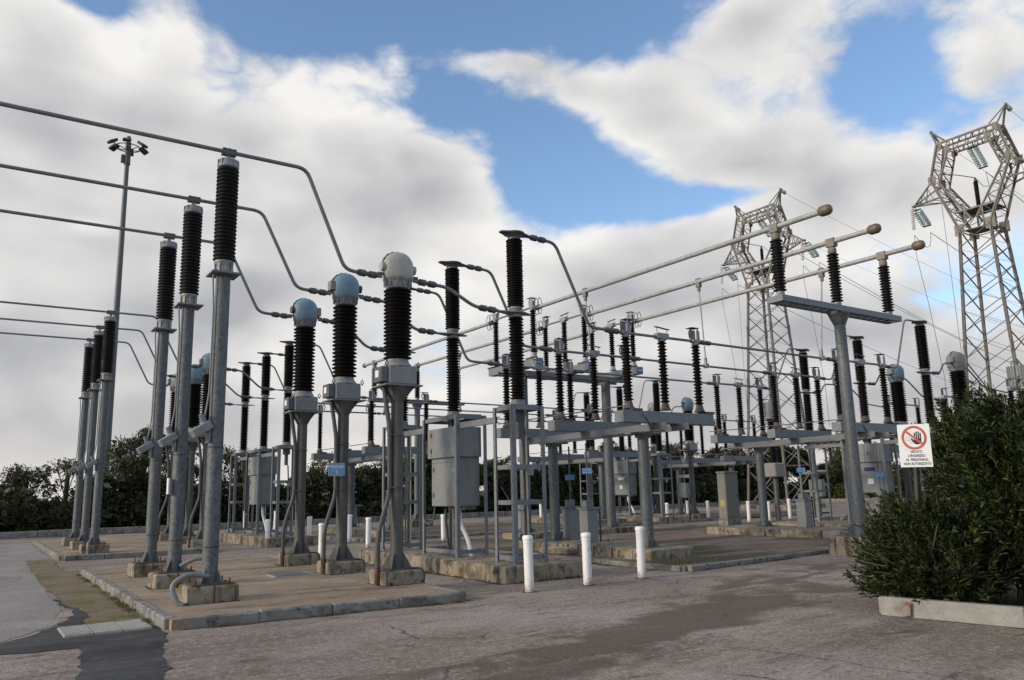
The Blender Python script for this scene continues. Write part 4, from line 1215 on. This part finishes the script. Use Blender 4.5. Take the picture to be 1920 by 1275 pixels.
# ------------------------------------------------------------------ floodlight mast
t = thing('floodlight_mast', (6.86, 52.5, 0), 'very tall slim floodlight mast with a ring of lamps, left', 'floodlight mast')
MB().cyl((0, 0, 0), (0, 0, 24.3), .24, .125, 18).build('mast', 'galvanised', t)
MB().cyl((0, 0, 22.4), (0, 0, 23.9), .19, .17, 12).box(-.36, -.18, -.1, .1, 22.5, 23.0).build('winch_head', 'galvanised_old', t)
rg = MB().tube([(.72 * math.cos(a), .72 * math.sin(a), 23.55) for a in [2 * math.pi * k / 24 for k in range(25)]], .035, 6)
for k in range(6):
    a = k * math.pi / 3 + .3
    rg.tube([(.15 * math.cos(a), .15 * math.sin(a), 23.4), (.72 * math.cos(a), .72 * math.sin(a), 23.55)], .03, 6)
rg.build('lamp_ring', 'galvanised_old', t)
for k in range(6):
    a = k * math.pi / 3 + .3
    M = Matrix.Translation((.86 * math.cos(a), .86 * math.sin(a), 23.75)) @ Matrix.Rotation(a, 4, 'Z') @ Matrix.Rotation(R(32), 4, 'Y')
    f = MB().cbox(-.12, .42, -.24, .24, -.08, .08, .03, M).build('floodlight', 'post_dark', t)
    MB().box(-.07, .37, -.20, .20, -.095, -.0805, M).build('lens', 'lamp_glass', f)


# ------------------------------------------------------------------ lattice towers
def make_tower(loc, label, zs=1.0):
    t = thing('lattice_tower', loc, label, 'lattice tower', 'lattice line towers')
    t.scale = (1, 1, zs)
    zw = 14.7
    hb, hw = 1.55, .78
    lv = [0, 2.4, 4.3, 6.0, 7.6, 9.0, 10.3, 11.5, 12.6, 13.6, zw]

    def half(z):
        return hb + (hw - hb) * z / zw
    for sx in (-1, 1):
        for sy in (-1, 1):
            m = MB()
            m.cbox(sx * hb - .35, sx * hb + .35, sy * hb - .35, sy * hb + .35, -.3, .28, .04)
            m.build('footing', 'concrete_plinth', t)
            p0, p1 = Vector((sx * hb, sy * hb, .2)), Vector((sx * hw, sy * hw, zw))
            m = MB().bar(p0, p1, .18, .03).bar(p0, p1, .03, .181)
            l = m.build('leg', 'tower_paint', t)
            for z in (3.9, 7.9, 11.4, 14.0):
                h = half(z)
                MB().box(sx * h - .13, sx * h + .13, sy * h - .035 - .012 * sy, sy * h + .035 - .012 * sy, z, z + .55).build('splice_plate', 'tower_paint', l)
    for f in range(4):
        m = MB()
        M = Matrix.Rotation(f * math.pi / 2, 4, 'Z')
        for z0, z1 in zip(lv[:-1], lv[1:]):
            a, b = half(z0), half(z1)
            m.bar(M @ Vector((-a, -a, z0 + .15)), M @ Vector((b, -b, z1)), .07, .018)
            m.bar(M @ Vector((a, -a + .03, z0 + .15)), M @ Vector((-b, -b + .03, z1)), .07, .018)
        for z in (2.7, zw - .1):
            a = half(z)
            m.bar(M @ Vector((-a, -a, z)), M @ Vector((a, -a, z)), .09, .02)
        m.build('bracing', 'tower_steel' if f % 2 else 'tower_paint', t)
    # head: outer and inner chords of the window on the two faces
    out = [(.78, zw), (2.06, 18.0), (1.58, 19.95)]
    inn = [(.12, 15.15), (1.62, 17.65), (1.02, 19.45)]

    def depth(z):
        return .78 + (.36 - .78) * (z - zw) / (20.2 - zw)

    def lerp(c, u):
        n = len(c) - 1
        k = min(int(u * n), n - 1)
        v = u * n - k
        return (c[k][0] + (c[k + 1][0] - c[k][0]) * v, c[k][1] + (c[k + 1][1] - c[k][1]) * v)
    for s in (-1, 1):
        ch, lc = MB(), MB()
        for d in (-1, 1):
            for c, w in ((out, .16), (inn, .12)):
                for (ya, za), (yb, zb) in zip(c[:-1], c[1:]):
                    ch.bar((d * depth(za), s * ya, za), (d * depth(zb), s * yb, zb), w, .03).bar((d * depth(za), s * ya, za), (d * depth(zb), s * yb, zb), .03, w)
            ch.bar((d * depth(zw), s * .78, zw), (d * depth(15.15), s * .12, 15.15), .12, .03)
            for y, z, w in ((.78, zw, .50), (2.0, 17.95, .42), (1.5, 19.8, .34), (1.06, 19.45, .32)):
                ch.box(d * depth(z) - .012, d * depth(z) + .012, s * y - w / 2, s * y + w / 2, z - w * .6, z + w * .6)
            N = 12
            for k in range(N):
                a = lerp(out, k / N); b = lerp(inn, (k + .5) / N); c = lerp(out, (k + 1) / N)
                lc.bar((d * depth(a[1]), s * a[0], a[1]), (d * depth(b[1]), s * b[0], b[1]), .055, .014)
                lc.bar((d * depth(b[1]), s * b[0], b[1]), (d * depth(c[1]), s * c[0], c[1]), .055, .014)
        for c in (out, inn):
            N = 9
            for k in range(N):
                a, b = lerp(c, k / N), lerp(c, (k + 1) / N)
                g = 1 if k % 2 else -1
                lc.bar((g * depth(a[1]), s * a[0], a[1]), (-g * depth(b[1]), s * b[0], b[1]), .055, .014)
                lc.bar((-depth(b[1]), s * b[0], b[1]), (depth(b[1]), s * b[0], b[1]), .055, .014)
        ch.build('window_chord', 'tower_paint', t)
        lc.build('window_lacing', 'tower_steel', t)
        # side cross-arm
        m = MB()
        tip = (0, s * 3.42, 17.0)
        for d in (-1, 1):
            up0, lo0 = (d * depth(17.9), s * 2.02, 17.9), (d * depth(16.8), s * 1.62, 16.85)
            m.bar(up0, tip, .07, .07).bar(lo0, tip, .08, .08)
            for u in (.25, .5, .75):
                a = Vector(up0).lerp(Vector(tip), u); b = Vector(lo0).lerp(Vector(tip), u)
                m.bar(a, b, .045, .014)
                if u < .7:
                    m.bar(a, Vector(lo0).lerp(Vector(tip), u + .25), .045, .014)
        for u in (0, .33, .66):
            a = Vector((depth(16.8), s * 1.62, 16.85)).lerp(Vector(tip), u); b = Vector((-depth(16.8), s * 1.62, 16.85)).lerp(Vector(tip), min(1, u + .3))
            m.bar(a, b, .045, .014)
        m.box(-.12, .12, s * 3.42 - .07, s * 3.42 + .07, 16.95, 17.05)
        m.build('cross_arm', 'tower_steel', t)
        m = MB()
        for d in (-1, 1):
            m.bar((d * .36, s * 1.58, 19.95), (0, s * 1.98, 20.95), .07, .07).bar((d * .36, s * 1.2, 20.1), (0, s * 1.98, 20.95), .055, .055)
        m.bar((0, s * 1.7, 19.9), (0, s * 1.98, 21.0), .06, .06).box(-.08, .08, s * 1.98 - .06, s * 1.98 + .06, 20.9, 21.02)
        m.build('earth_peak', 'tower_steel', t)
        q = MB()
        for k in range(3):
            q.lathe([(.03, 0), (.12, .02), (.13, .05), (.04, .10)], 12, M=Matrix.Translation((.14 + k * .13, s * 1.98, 20.85 - k * .03)) @ Matrix.Rotation(R(90), 4, 'Y'))
        q.build('earth_wire_insulator', 'glass_green', t)
    # top beam
    m = MB()
    for d in (-1, 1):
        m.bar((d * .36, -1.58, 20.0), (d * .36, 1.58, 20.0), .10, .10).bar((d * .34, -1.06, 19.45), (d * .34, 1.06, 19.45), .10, .10)
        for k in range(8):
            y0, y1 = -1.4 + k * .35, -1.4 + (k + 1) * .35
            za, zb2 = (20.0, 19.47) if k % 2 else (19.47, 20.0)
            m.bar((d * .35, y0 * (.75 if za < 19.8 else 1), za), (d * .35, y1 * (.75 if zb2 < 19.8 else 1), zb2), .06, .016)
    for k in range(8):
        y0 = -1.4 + k * .35
        m.bar((-.36, y0, 20.02), (.36, y0 + .35, 20.02), .05, .014).bar((-.34, y0 * .7, 19.44), (.34, (y0 + .35) * .7, 19.44), .05, .014)
    m.build('top_beam', 'tower_paint', t)
    m = MB().box(-.55, .55, -.95, .95, 15.74, 15.80)
    for d in (-1, 1):
        m.bar((d * .7, -1.0, 15.72), (d * .7, 1.0, 15.72), .09, .09)
        m.bar((d * .7, -.45, 15.72), (d * .7, -.45, 14.75), .07, .07).bar((d * .7, .45, 15.72), (d * .7, .45, 14.75), .07, .07)
    m.box(-.6, .6, -.6, .6, 14.62, 14.68)
    m.build('platform', 'tower_steel', t)
    return t


def glass_string(loc, rot, n, label, pair=True, mat='glass_green', r=.14, pitch=.115):
    t = thing('insulator_string', loc, label, 'insulator string', 'insulator strings on the towers')
    t.rotation_euler = rot
    prof = [(.02, 0)]
    for i in range(n):
        z = -.12 - i * pitch
        prof += [(.03, z + .05), (.035, z + .03), (r * .9, z + .005), (r, z - .02), (.03, z - .03)]
    prof.append((.02, -.12 - n * pitch))
    for dx in ((-.16, .16) if pair else (0,)):
        MB().lathe(prof, 14, (0, dx, 0)).build('disc_chain', mat, t)
    if pair:
        for z in (-.05, -.15 - n * pitch):
            MB().box(-.02, .02, -.24, .24, z - .04, z + .04).build('yoke_plate', 'aluminium_dark', t)
    MB().cyl((0, 0, .12), (0, 0, -.04), .02, n=6).build('shackle', 'aluminium_dark', t)
    return t


def wire(pts, r, label, name='overhead_wire', sag=0.0, group='overhead wires'):
    P = [Vector(p) for p in pts]
    if sag:
        a, b = P[0], P[-1]
        P = [a.lerp(b, u / 24) - Vector((0, 0, 4 * sag * (u / 24) * (1 - u / 24))) for u in range(25)]
    o = P[0].copy()
    m = MB().tube([p - o for p in P], r, 6)
    t = m.build(name, 'tube_dark', None, o)
    return tag(t, label, 'wire', group)


TW = ((44.7, 33.9, 1.025, 'smaller lattice tower left of the busbar ends', 'left tower'), (43.6, 19.0, 1.0, 'large lattice tower at the right picture edge', 'right tower'))
for tx, ty, zs, lab, short in TW:
    make_tower((tx, ty, 0), lab, zs)
    for s, side in ((1, 'left arm'), (-1, 'right arm')):
        tip = Vector((tx, ty + s * 3.42, 16.95 * zs))
        glass_string(tip - Vector((.25, 0, .05)), (0, R(4), 0), 11, 'slim vertical clear insulator string under the %s of the %s' % (side, short), False, 'glass_clear', .10)
        glass_string(tip + Vector((.15, 0, -.1)), (0, R(-52), 0), 10, 'slanted green twin insulator string on the %s of the %s' % (side, short))
        e = tip + Vector((1.45, 0, -1.25))
        wire([e, (tx + 160, ty + s * 3.42, 15.0)], .018, 'line conductor leaving the %s of the %s' % (side, short), sag=9)
        bt = tip + Vector((-.36, 0, -1.72))
        wire([e, e + Vector((-.05, 0, -.45)), e + Vector((-.25, 0, -.85)), e + Vector((-.62, 0, -1.0)), e + Vector((-1.1, 0, -.85)), bt], .016, 'drooping jumper below the %s of the %s' % (side, short), 'jumper_wire')
        wire([bt, bt + Vector((-.05, 0, -1.2)), bt + Vector((.25, -.2, -4.0)), bt + Vector((.55, -.4, -8.0)), bt + Vector((.6, -.4, -10.6))], .016, 'thin down lead from the %s of the %s' % (side, short), 'down_lead')
        wire([(tx + .5, ty + s * 1.98, 20.75 * zs), (tx + 160, ty + s * 1.98, 19.5)], .010, 'thin earth wire from the %s peak of the %s' % ('left' if s > 0 else 'right', short), sag=6)
    glass_string((tx + .1, ty, 19.35 * zs), (0, R(-48), 0), 11, 'green twin insulator string inside the window of the %s' % short)
    e = Vector((tx + 1.35, ty, 18.2 * zs))
    wire([e, (tx + 160, ty, 16.5)], .018, 'line conductor leaving the window of the %s' % short, sag=9)
    wire([e, e + Vector((-.05, -.1, -.9)), e + Vector((-.5, 0, -.95)), (tx, ty, 17.55 * zs)], .016, 'curved jumper inside the window of the %s' % short, 'jumper_wire')
    t = thing('post_insulator', (tx, ty, 15.8 * zs), 'black post insulator standing in the window of the %s' % short, 'insulator', 'tower window insulators')
    MB().lathe(insulator_profile(.06, 1.55, .07, .12, 22), 14).build('insulator', 'polymer_black', t)
    MB().lathe([(.1, 0), (.1, .06)], 12).lathe([(.08, 1.55), (.05, 1.75)], 12).build('fitting', 'red_flange', t)
    MB().tube([(0, 0, 1.75), (-.5, .6, 2.0), (-1.1, 1.3, 2.2), (-1.15, 1.35, 1.9)], .025, 6, .1).build('terminal_arm', 'aluminium_dark', t)
    wire([(tx - 1.15, ty + 1.35, (15.8 * zs + 1.9)), (tx - 1.18, ty + 1.32, 14.0), (tx - 1.3, ty + 1.25, 9.0), (tx - 1.35, ty + 1.2, 4.6)], .014, 'thin down lead through the window of the %s' % short, 'down_lead')


# ------------------------------------------------------------------ vegetation
rng = np.random.default_rng(11)


def quads_mesh(name, V, mat):
    """V: (n,4,3) array of leaf quads"""
    n = len(V)
    me = bpy.data.meshes.new(name)
    me.vertices.add(n * 4)
    me.vertices.foreach_set('co', V.reshape(-1).astype(np.float32))
    me.loops.add(n * 4)
    me.loops.foreach_set('vertex_index', np.arange(n * 4, dtype=np.int32))
    me.polygons.add(n)
    me.polygons.foreach_set('loop_start', np.arange(0, n * 4, 4, dtype=np.int32))
    me.materials.append(MATS[mat])
    me.update(calc_edges=True)
    me.validate()
    return me


def unit(a):
    return a / np.maximum(np.linalg.norm(a, axis=-1, keepdims=True), 1e-9)


def leaves_at(P, D, length, width, droop=0.0):
    """one pointed leaf per point, along D"""
    n = len(P)
    D = unit(D)
    side = unit(np.cross(D, rng.normal(size=(n, 3))))
    L = length * rng.uniform(.7, 1.25, (n, 1))
    w = width * rng.uniform(.75, 1.2, (n, 1))
    mid = P + D * L * .45
    tip = P + D * L + np.array([0, 0, -1.0]) * L * droop
    return np.stack([P, mid + side * w / 2, tip, mid - side * w / 2], axis=1)


def clump_cloud(lumps, per_area, length, width, inner=.35):
    out = []
    for c, r in lumps:
        c, r = np.array(c), np.array(r)
        area = 4 * math.pi * ((r[0] * r[1]) ** 1.6 / 3 + (r[0] * r[2]) ** 1.6 / 3 + (r[1] * r[2]) ** 1.6 / 3) ** (1 / 1.6)
        n = int(area * per_area)
        d = unit(rng.normal(size=(n, 3)))
        rad = 1 - inner * rng.uniform(0, 1, (n, 1)) ** 1.5 + .10 * rng.normal(size=(n, 1))
        P = c + d * r * rad
        D = d * .7 + rng.normal(size=(n, 3)) * .8 + np.array([0, 0, .25])
        out.append(leaves_at(P, D, length, width, .1))
    return np.concatenate(out)


def lumpy(h, rx, ry, z0, k, small):
    """random small lumps filling a shrub-shaped volume"""
    L = []
    for _ in range(k):
        u = rng.uniform(0, 1)
        z = z0 + (h - z0) * u ** .8
        sp = math.sqrt(max(.08, 1 - ((z - z0 - (h - z0) * .4) / ((h - z0) * .68)) ** 2))
        a, q = rng.uniform(0, 2 * math.pi), math.sqrt(rng.uniform(0, 1))
        s = small * rng.uniform(.6, 1.3)
        L.append(((math.cos(a) * q * rx * sp, math.sin(a) * q * ry * sp, z - s * .4), (s, s, s * .8)))
    return L


# hedge: one mass along the back and right boundary
parts = []
x = -9.0
while x < 61:
    h = 2.55 + .5 * math.sin(x * .37) + .35 * math.sin(x * 1.13 + 1) + rng.uniform(-.25, .3)
    h += (-.95 if x < 5.5 else (.3 if x < 12 else 0)) + (.45 if 12 < x < 30 else 0) + max(0.0, (x - 18) * .052)
    for (c, r) in lumpy(h, 1.5, .9, .1, 15, .62):
        parts.append(((c[0] + x, c[1] + 44.0, c[2]), r))
    x += 1.55
y = 43.0
while y > 2:
    h = 3.3 + .5 * math.sin(y * .5) + rng.uniform(-.3, .4)
    for (c, r) in lumpy(h, .9, 1.6, .1, 12, .75):
        parts.append(((c[0] + 62.4, c[1] + y, c[2]), r))
    y -= 2.0
core = [((c[0], c[1], c[2]), (r[0] * .72, r[1] * .72, r[2] * .72)) for c, r in parts]
low_fill = [((-10 + k * .7, 44.0 + rng.uniform(-.4, .4), .55), (.6, .55, .6)) for k in range(102)]
hedge_leaves = np.concatenate([clump_cloud(parts, 62, .20, .085, .5), clump_cloud(core, 26, .42, .30, .9), clump_cloud(low_fill, 60, .26, .14, .9)])
tag(link('hedge', quads_mesh('hedge', hedge_leaves, 'leaf_hedge')), 'dense dark green hedge closing the yard behind the kerb', 'hedge', None, 'stuff')


def make_tree(loc, label, h, spread, leaf, trunk_h, dens, k, small, seed):
    global rng
    rng = np.random.default_rng(seed)
    rs = random.Random(seed)
    t = thing('tree', loc, label, 'tree', 'trees beyond the hedge')
    m = MB()
    top = Vector((rs.uniform(-.3, .3), rs.uniform(-.3, .3), h * .8))
    m.tube([(0, 0, -.1), (rs.uniform(-.1, .1), rs.uniform(-.1, .1), trunk_h * .6), (top.x * .5, top.y * .5, trunk_h), top], .09 + h * .008, 8, .3)
    lumps = lumpy(h, spread, spread, trunk_h * .75, k, small)
    for c, r in lumps[::2]:
        b = Vector((top.x * .4, top.y * .4, trunk_h * rs.uniform(.7, 1.1)))
        c = Vector(c)
        m.tube([b, b.lerp(c, .5) + Vector((0, 0, .15)), c], .028, 5)
    m.build('trunk', 'bark', t)
    link('crown', quads_mesh('crown', np.concatenate([clump_cloud(lumps, dens * 1.7, .16, .065, .7), clump_cloud([(c, (r[0] * .6, r[1] * .6, r[2] * .6)) for c, r in lumps], dens * .45, .3, .2, .9)]), leaf), t)
    return t


TREES = [((2.9, 48.5, 0), 'low rounded tree at the far left picture edge', 3.2, 1.6, 'leaf_tree', 1.4, 34, 14, .6), ((4.6, 49.5, 0), 'airy treetop left of the distant arrester posts', 3.7, 1.4, 'leaf_tree', 1.8, 22, 12, .55),
         ((8.3, 47.5, 0), 'tall dark tree just left of the front arrester posts', 5.3, 1.9, 'leaf_tree', 1.8, 40, 24, .65), ((10.0, 47.0, 0), 'dark tree behind the front arrester posts', 4.7, 1.5, 'leaf_tree', 1.7, 38, 16, .6),
         ((12.6, 46.5, 0), 'broad tree behind the distant left breaker', 4.3, 1.9, 'leaf_tree', 1.6, 34, 18, .6), ((18.3, 46.2, 0), 'sparse grey-green tree behind the blue-headed transformers', 4.3, 1.6, 'leaf_olive', 1.9, 16, 20, .5),
         ((22.0, 47.0, 0), 'sparse small tree right of the blue plate', 3.9, 1.3, 'leaf_olive', 1.7, 15, 14, .48), ((26.0, 46.5, 0), 'bushy tree behind the cream-headed transformer', 4.5, 1.7, 'leaf_tree', 1.8, 30, 16, .6),
         ((31.0, 47.0, 0), 'rounded tree behind the front breaker frame', 3.9, 2.0, 'leaf_tree', 1.5, 30, 18, .65), ((36.5, 46.5, 0), 'green tree behind the drive pedestals', 4.0, 2.1, 'leaf_tree', 1.5, 30, 18, .7),
         ((42.5, 47.0, 0), 'green tree left of the kiosk', 4.4, 2.2, 'leaf_tree', 1.6, 30, 18, .7), ((48.0, 46.5, 0), 'taller tree behind the kiosk', 5.4, 2.3, 'leaf_tree', 1.8, 30, 20, .75),
         ((55.0, 46.0, 0), 'tree left of the smaller lattice tower foot', 5.3, 2.3, 'leaf_tree', 1.8, 28, 18, .8), ((64.5, 43.0, 0), 'tree behind the smaller lattice tower foot', 6.0, 2.6, 'leaf_tree', 2.0, 26, 20, .85),
         ((65.5, 36.0, 0), 'dark tree right of the smaller lattice tower foot', 6.4, 2.6, 'leaf_tree', 2.0, 26, 20, .85), ((66.0, 30.0, 0), 'dark tree left of the busbar support column', 6.6, 2.6, 'leaf_tree', 2.0, 26, 20, .85),
         ((66.0, 24.0, 0), 'dark tree behind the right breaker cabinet', 6.2, 2.6, 'leaf_tree', 2.0, 26, 18, .85), ((66.0, 18.0, 0), 'dark tree behind the warning sign', 6.0, 2.6, 'leaf_tree', 2.0, 26, 18, .85)]
for i, a in enumerate(TREES):
    make_tree(*a, 100 + i)


# oleanders in the kerbed bed on the right
def make_oleander(loc, label, h, rx, ry, shoots, seed, lean=(0, 0), skirt=.12):
    global rng
    rng = np.random.default_rng(seed)
    t = thing('oleander_bush', loc, label, 'bush', 'oleander bushes in the kerbed bed')
    n = shoots
    a = rng.uniform(0, 2 * math.pi, n)
    zz = rng.uniform(skirt, 1.0, n) ** .85
    prof = np.sqrt(np.clip(1 - ((zz - .45) / .62) ** 2, .05, 1))
    rad = (.45 + .55 * rng.uniform(0, 1, n) ** .55) * (1 + .17 * np.sin(3 * a + seed + zz * 4) + .13 * np.sin(7 * a + zz * 9) + .30 * rng.uniform(0, 1, n) ** 5)
    tip = np.stack([np.cos(a) * rx * rad * prof + lean[0] * zz, np.sin(a) * ry * rad * prof + lean[1] * zz, zz * h * (1 + .06 * np.sin(5 * a) + .05 * np.sin(11 * a + seed)) + .22 * rng.uniform(0, 1, n) ** 4], 1)
    out = unit(np.stack([np.cos(a), np.sin(a), np.full(n, .55) + zz * .9 + rng.uniform(-.3, .4, n)], 1) + rng.normal(size=(n, 3)) * .22)
    K = 30
    leafs = []
    Ls = rng.uniform(.35, .60, (n, 1))
    up_ = np.array([0, 0, 1.0])
    for k in range(K):
        u = k / (K - 1)
        P = tip - out * Ls * (1 - u) + rng.normal(size=(n, 3)) * .006
        ang = k * 2.4 + rng.uniform(0, 6.28, n)
        s1 = unit(np.cross(out, up_ + .01))
        s2 = np.cross(out, s1)
        radial = s1 * np.cos(ang)[:, None] + s2 * np.sin(ang)[:, None]
        open_ = .95 - .55 * u
        D = out * (1 - open_ * .45) + radial * open_
        leafs.append(leaves_at(P, D, .135 - .035 * u, .025, .16))
    V = np.concatenate(leafs)
    V[..., 2] = np.maximum(V[..., 2], .06)
    link('crown', quads_mesh('crown', V, 'leaf_oleander'), t)
    m = MB()
    idx = rng.choice(n, min(n, 110), replace=False)
    for i in idx:
        b = Vector((rng.normal() * .16, rng.normal() * .16, .0))
        e = Vector(tip[i])
        mid = b.lerp(e, .5) + Vector((0, 0, .12 * h))
        m.tube([b, mid, e], .010, 5)
    m.build('stems', 'stem_green', t)
    return t


make_oleander((10.48, 5.62, .06), 'low oleander spilling over the kerb left of the sign post', 1.28, .85, .92, 640, 1, (-.1, .12), .08)
make_oleander((11.78, 4.92, .06), 'tall dark oleander right of the warning sign', 2.6, 1.22, 1.12, 1700, 2)
make_oleander((11.3, 3.35, .06), 'large oleander at the right picture edge above the kerb', 2.65, 1.35, 1.25, 1500, 3)
make_oleander((12.6, 6.25, .06), 'oleander behind the warning sign with its top showing above it', 2.6, .62, .58, 420, 4, skirt=.45)
make_oleander((14.2, 3.6, .06), 'oleander at the back of the kerbed bed', 2.6, 1.6, 1.5, 900, 5)

bed = structure('planting_bed', MB().sheet([(9.75, 5.95), (19, 7.2), (19, -2), (11.0, -2), (10.0, 3.9)], .07), 'trench_gravel')
kerb_run(bed, [(9.66, 5.98), (9.93, 4.42), (10.36, 1.7)], .13, -.02, .215, 1.45, 'concrete_kerb_light', .015)
kerb_run(bed, [(9.74, 6.0), (19, 7.25)], .13, -.02, .20, 1.2, 'concrete_kerb_light', .015)
m = MB()
m.add([(9.632, 5.70, .02), (9.648, 5.60, .03), (9.650, 5.585, .19), (9.642, 5.63, .20), (9.634, 5.68, .13)], [(0, 1, 2, 3, 4)])
mk = m.build('spray_mark', 'red_spray', bed)
mk.location = (-.042, -.012, 0)


# weeds along the kerbs and in the joints
def weeds(lines, n):
    global rng
    rng = np.random.default_rng(5)
    V = []
    for (xa, ya, xb, yb, z, w), k in zip(lines, n):
        cl = rng.uniform(0, 1, max(3, k // 25))
        u = np.clip(cl[rng.integers(0, len(cl), k)] + rng.normal(size=k) * .012, 0, 1)
        P = np.stack([xa + (xb - xa) * u + rng.normal(size=k) * w, ya + (yb - ya) * u + rng.normal(size=k) * w, np.full(k, z)], 1)
        D = np.stack([rng.normal(size=k) * .6, rng.normal(size=k) * .6, np.ones(k)], 1)
        V.append(leaves_at(P, D, .055, .010, .15))
    return np.concatenate(V)


W_LINES = [(2.18, 11.5, 2.26, 20.2, .012, .035), (2.2, 12.5, 2.24, 15, .012, .06), (8.0, 12.2, 8.0, 18.2, 0, .03), (8.1, 12.02, 9.9, 12.0, 0, .03), (11.62, 11.6, 11.35, 20, 0, .04), (11.9, 11.15, 18, 11.8, 0, .025), (2.4, 11.0, 6.3, 10.66, 0, .02), (11.9, 11.6, 13.5, 12.6, .09, .3), (12, 18, 20, 20, .09, .8)]
tag(link('weeds', quads_mesh('weeds', weeds(W_LINES, (500, 400, 350, 300, 350, 250, 200, 300, 900)), 'leaf_weed')), 'small green weeds growing along the kerb joints', 'weeds', None, 'stuff')

# ------------------------------------------------------------------ warning sign
sg = thing('warning_sign', (10.14, 5.72, 0), 'white no-entry sign with a black hand and red ring on a dark post', 'sign')
sg.rotation_euler = (0, R(3.3), R(-64))
MB().cyl((0, .03, .0), (-.005, .03, 2.30), .034, n=12).build('post', 'post_dark', sg)
FR = Matrix.Translation((0, 0, 2.09)) @ Matrix.Rotation(R(-2.6), 4, 'Y') @ Matrix.Diagonal((.92, 1.0, .97, 1.0))
brd = MB().cbox(-.205, .205, -.004, .0, -.285, .285, .0015, FR).build('board', 'sign_white', sg)


def flat(poly, y, M=FR):
    b = MB()
    b.add([M @ Vector((x, y, z)) for x, z in poly], [tuple(range(len(poly)))])
    return b


n = 48
ring = MB()
vs = [FR @ Vector((r * math.cos(2 * math.pi * i / n), -.0065, .105 + r * math.sin(2 * math.pi * i / n))) for r in (.127, .160) for i in range(n)]
ring.add(vs, [(i, (i + 1) % n, n + (i + 1) % n, n + i) for i in range(n)])
ca, sa = math.cos(R(-41)), math.sin(R(-41))
bar = [(-.13, -.0145), (.13, -.0145), (.13, .0145), (-.13, .0145)]
ring.add([FR @ Vector((x * ca - z * sa, -.0068, .105 + x * sa + z * ca)) for x, z in bar], [(0, 1, 2, 3)])
ring.build('red_ring', 'sign_red', brd)
hand = MB()


def hp(poly):
    hand.add([FR @ Vector((x, -.0055, .105 + z)) for x, z in poly], [tuple(range(len(poly)))])


for x0, zt in ((.008, .068), (.033, .083), (.058, .083), (.082, .066)):
    hp([(x0 - .009, -.01), (x0 + .009, -.01), (x0 + .0085, zt - .006), (x0 + .005, zt), (x0 - .005, zt), (x0 - .0085, zt - .006)])
hp([(-.001, -.0101), (.091, -.0101), (.091, -.05), (.072, -.082), (.045, -.092), (.012, -.088), (-.012, -.066), (-.036, -.030), (-.046, -.012), (-.036, -.003), (-.024, -.009), (-.004, -.034)])
hand.build('hand_symbol', 'sign_black', brd)
hd = MB()
hd.tube([FR @ Vector((-.078 + .024 * math.cos(a), -.0065, .105 - .012 + .028 * math.sin(a))) for a in [R(20 + 20 * k) for k in range(16)]], .0016, 4)
hd.tube([FR @ Vector(p) for p in ((-.075, -.0065, .065), (-.052, -.0065, .062), (-.03, -.0065, .064))], .0014, 4)
hd.tube([FR @ Vector(p) for p in ((-.06, -.0065, .030), (-.035, -.0065, .040), (.01, -.0065, .040))], .0014, 4)
hd.tube([FR @ Vector(p) for p in ((-.078, -.0065, .098), (-.060, -.0065, .098), (-.060, -.0065, .084))], .0014, 4)
hd.build('face_outline', 'plastic_grey', brd)
for txt, z, size, wid in (('VIETATO', -.098, .047, .15), ("L'INGRESSO", -.150, .047, .215), ('AL PERSONALE,', -.202, .047, .285), ('NON AUTORIZZATO', -.256, .047, .345)):
    cu = bpy.data.curves.new('lettering', 'FONT')
    cu.body = txt
    cu.size = size
    cu.align_x, cu.align_y = 'CENTER', 'BOTTOM_BASELINE'
    cu.offset = .0011
    tmp = bpy.data.objects.new('lettering', cu)
    COL.objects.link(tmp)
    bpy.context.view_layer.update()
    me = bpy.data.meshes.new_from_object(tmp.evaluated_get(bpy.context.evaluated_depsgraph_get()))
    bpy.data.objects.remove(tmp)
    xs = [v.co.x for v in me.vertices]
    k = wid / (max(xs) - min(xs))
    me.transform(FR @ Matrix.Translation((.012, -.0062, z)) @ Matrix.Rotation(R(90), 4, 'X') @ Matrix.Diagonal((k, 1, 1, 1)))
    me.materials.clear()
    me.materials.append(MATS['sign_black'])
    link('lettering', me, brd)
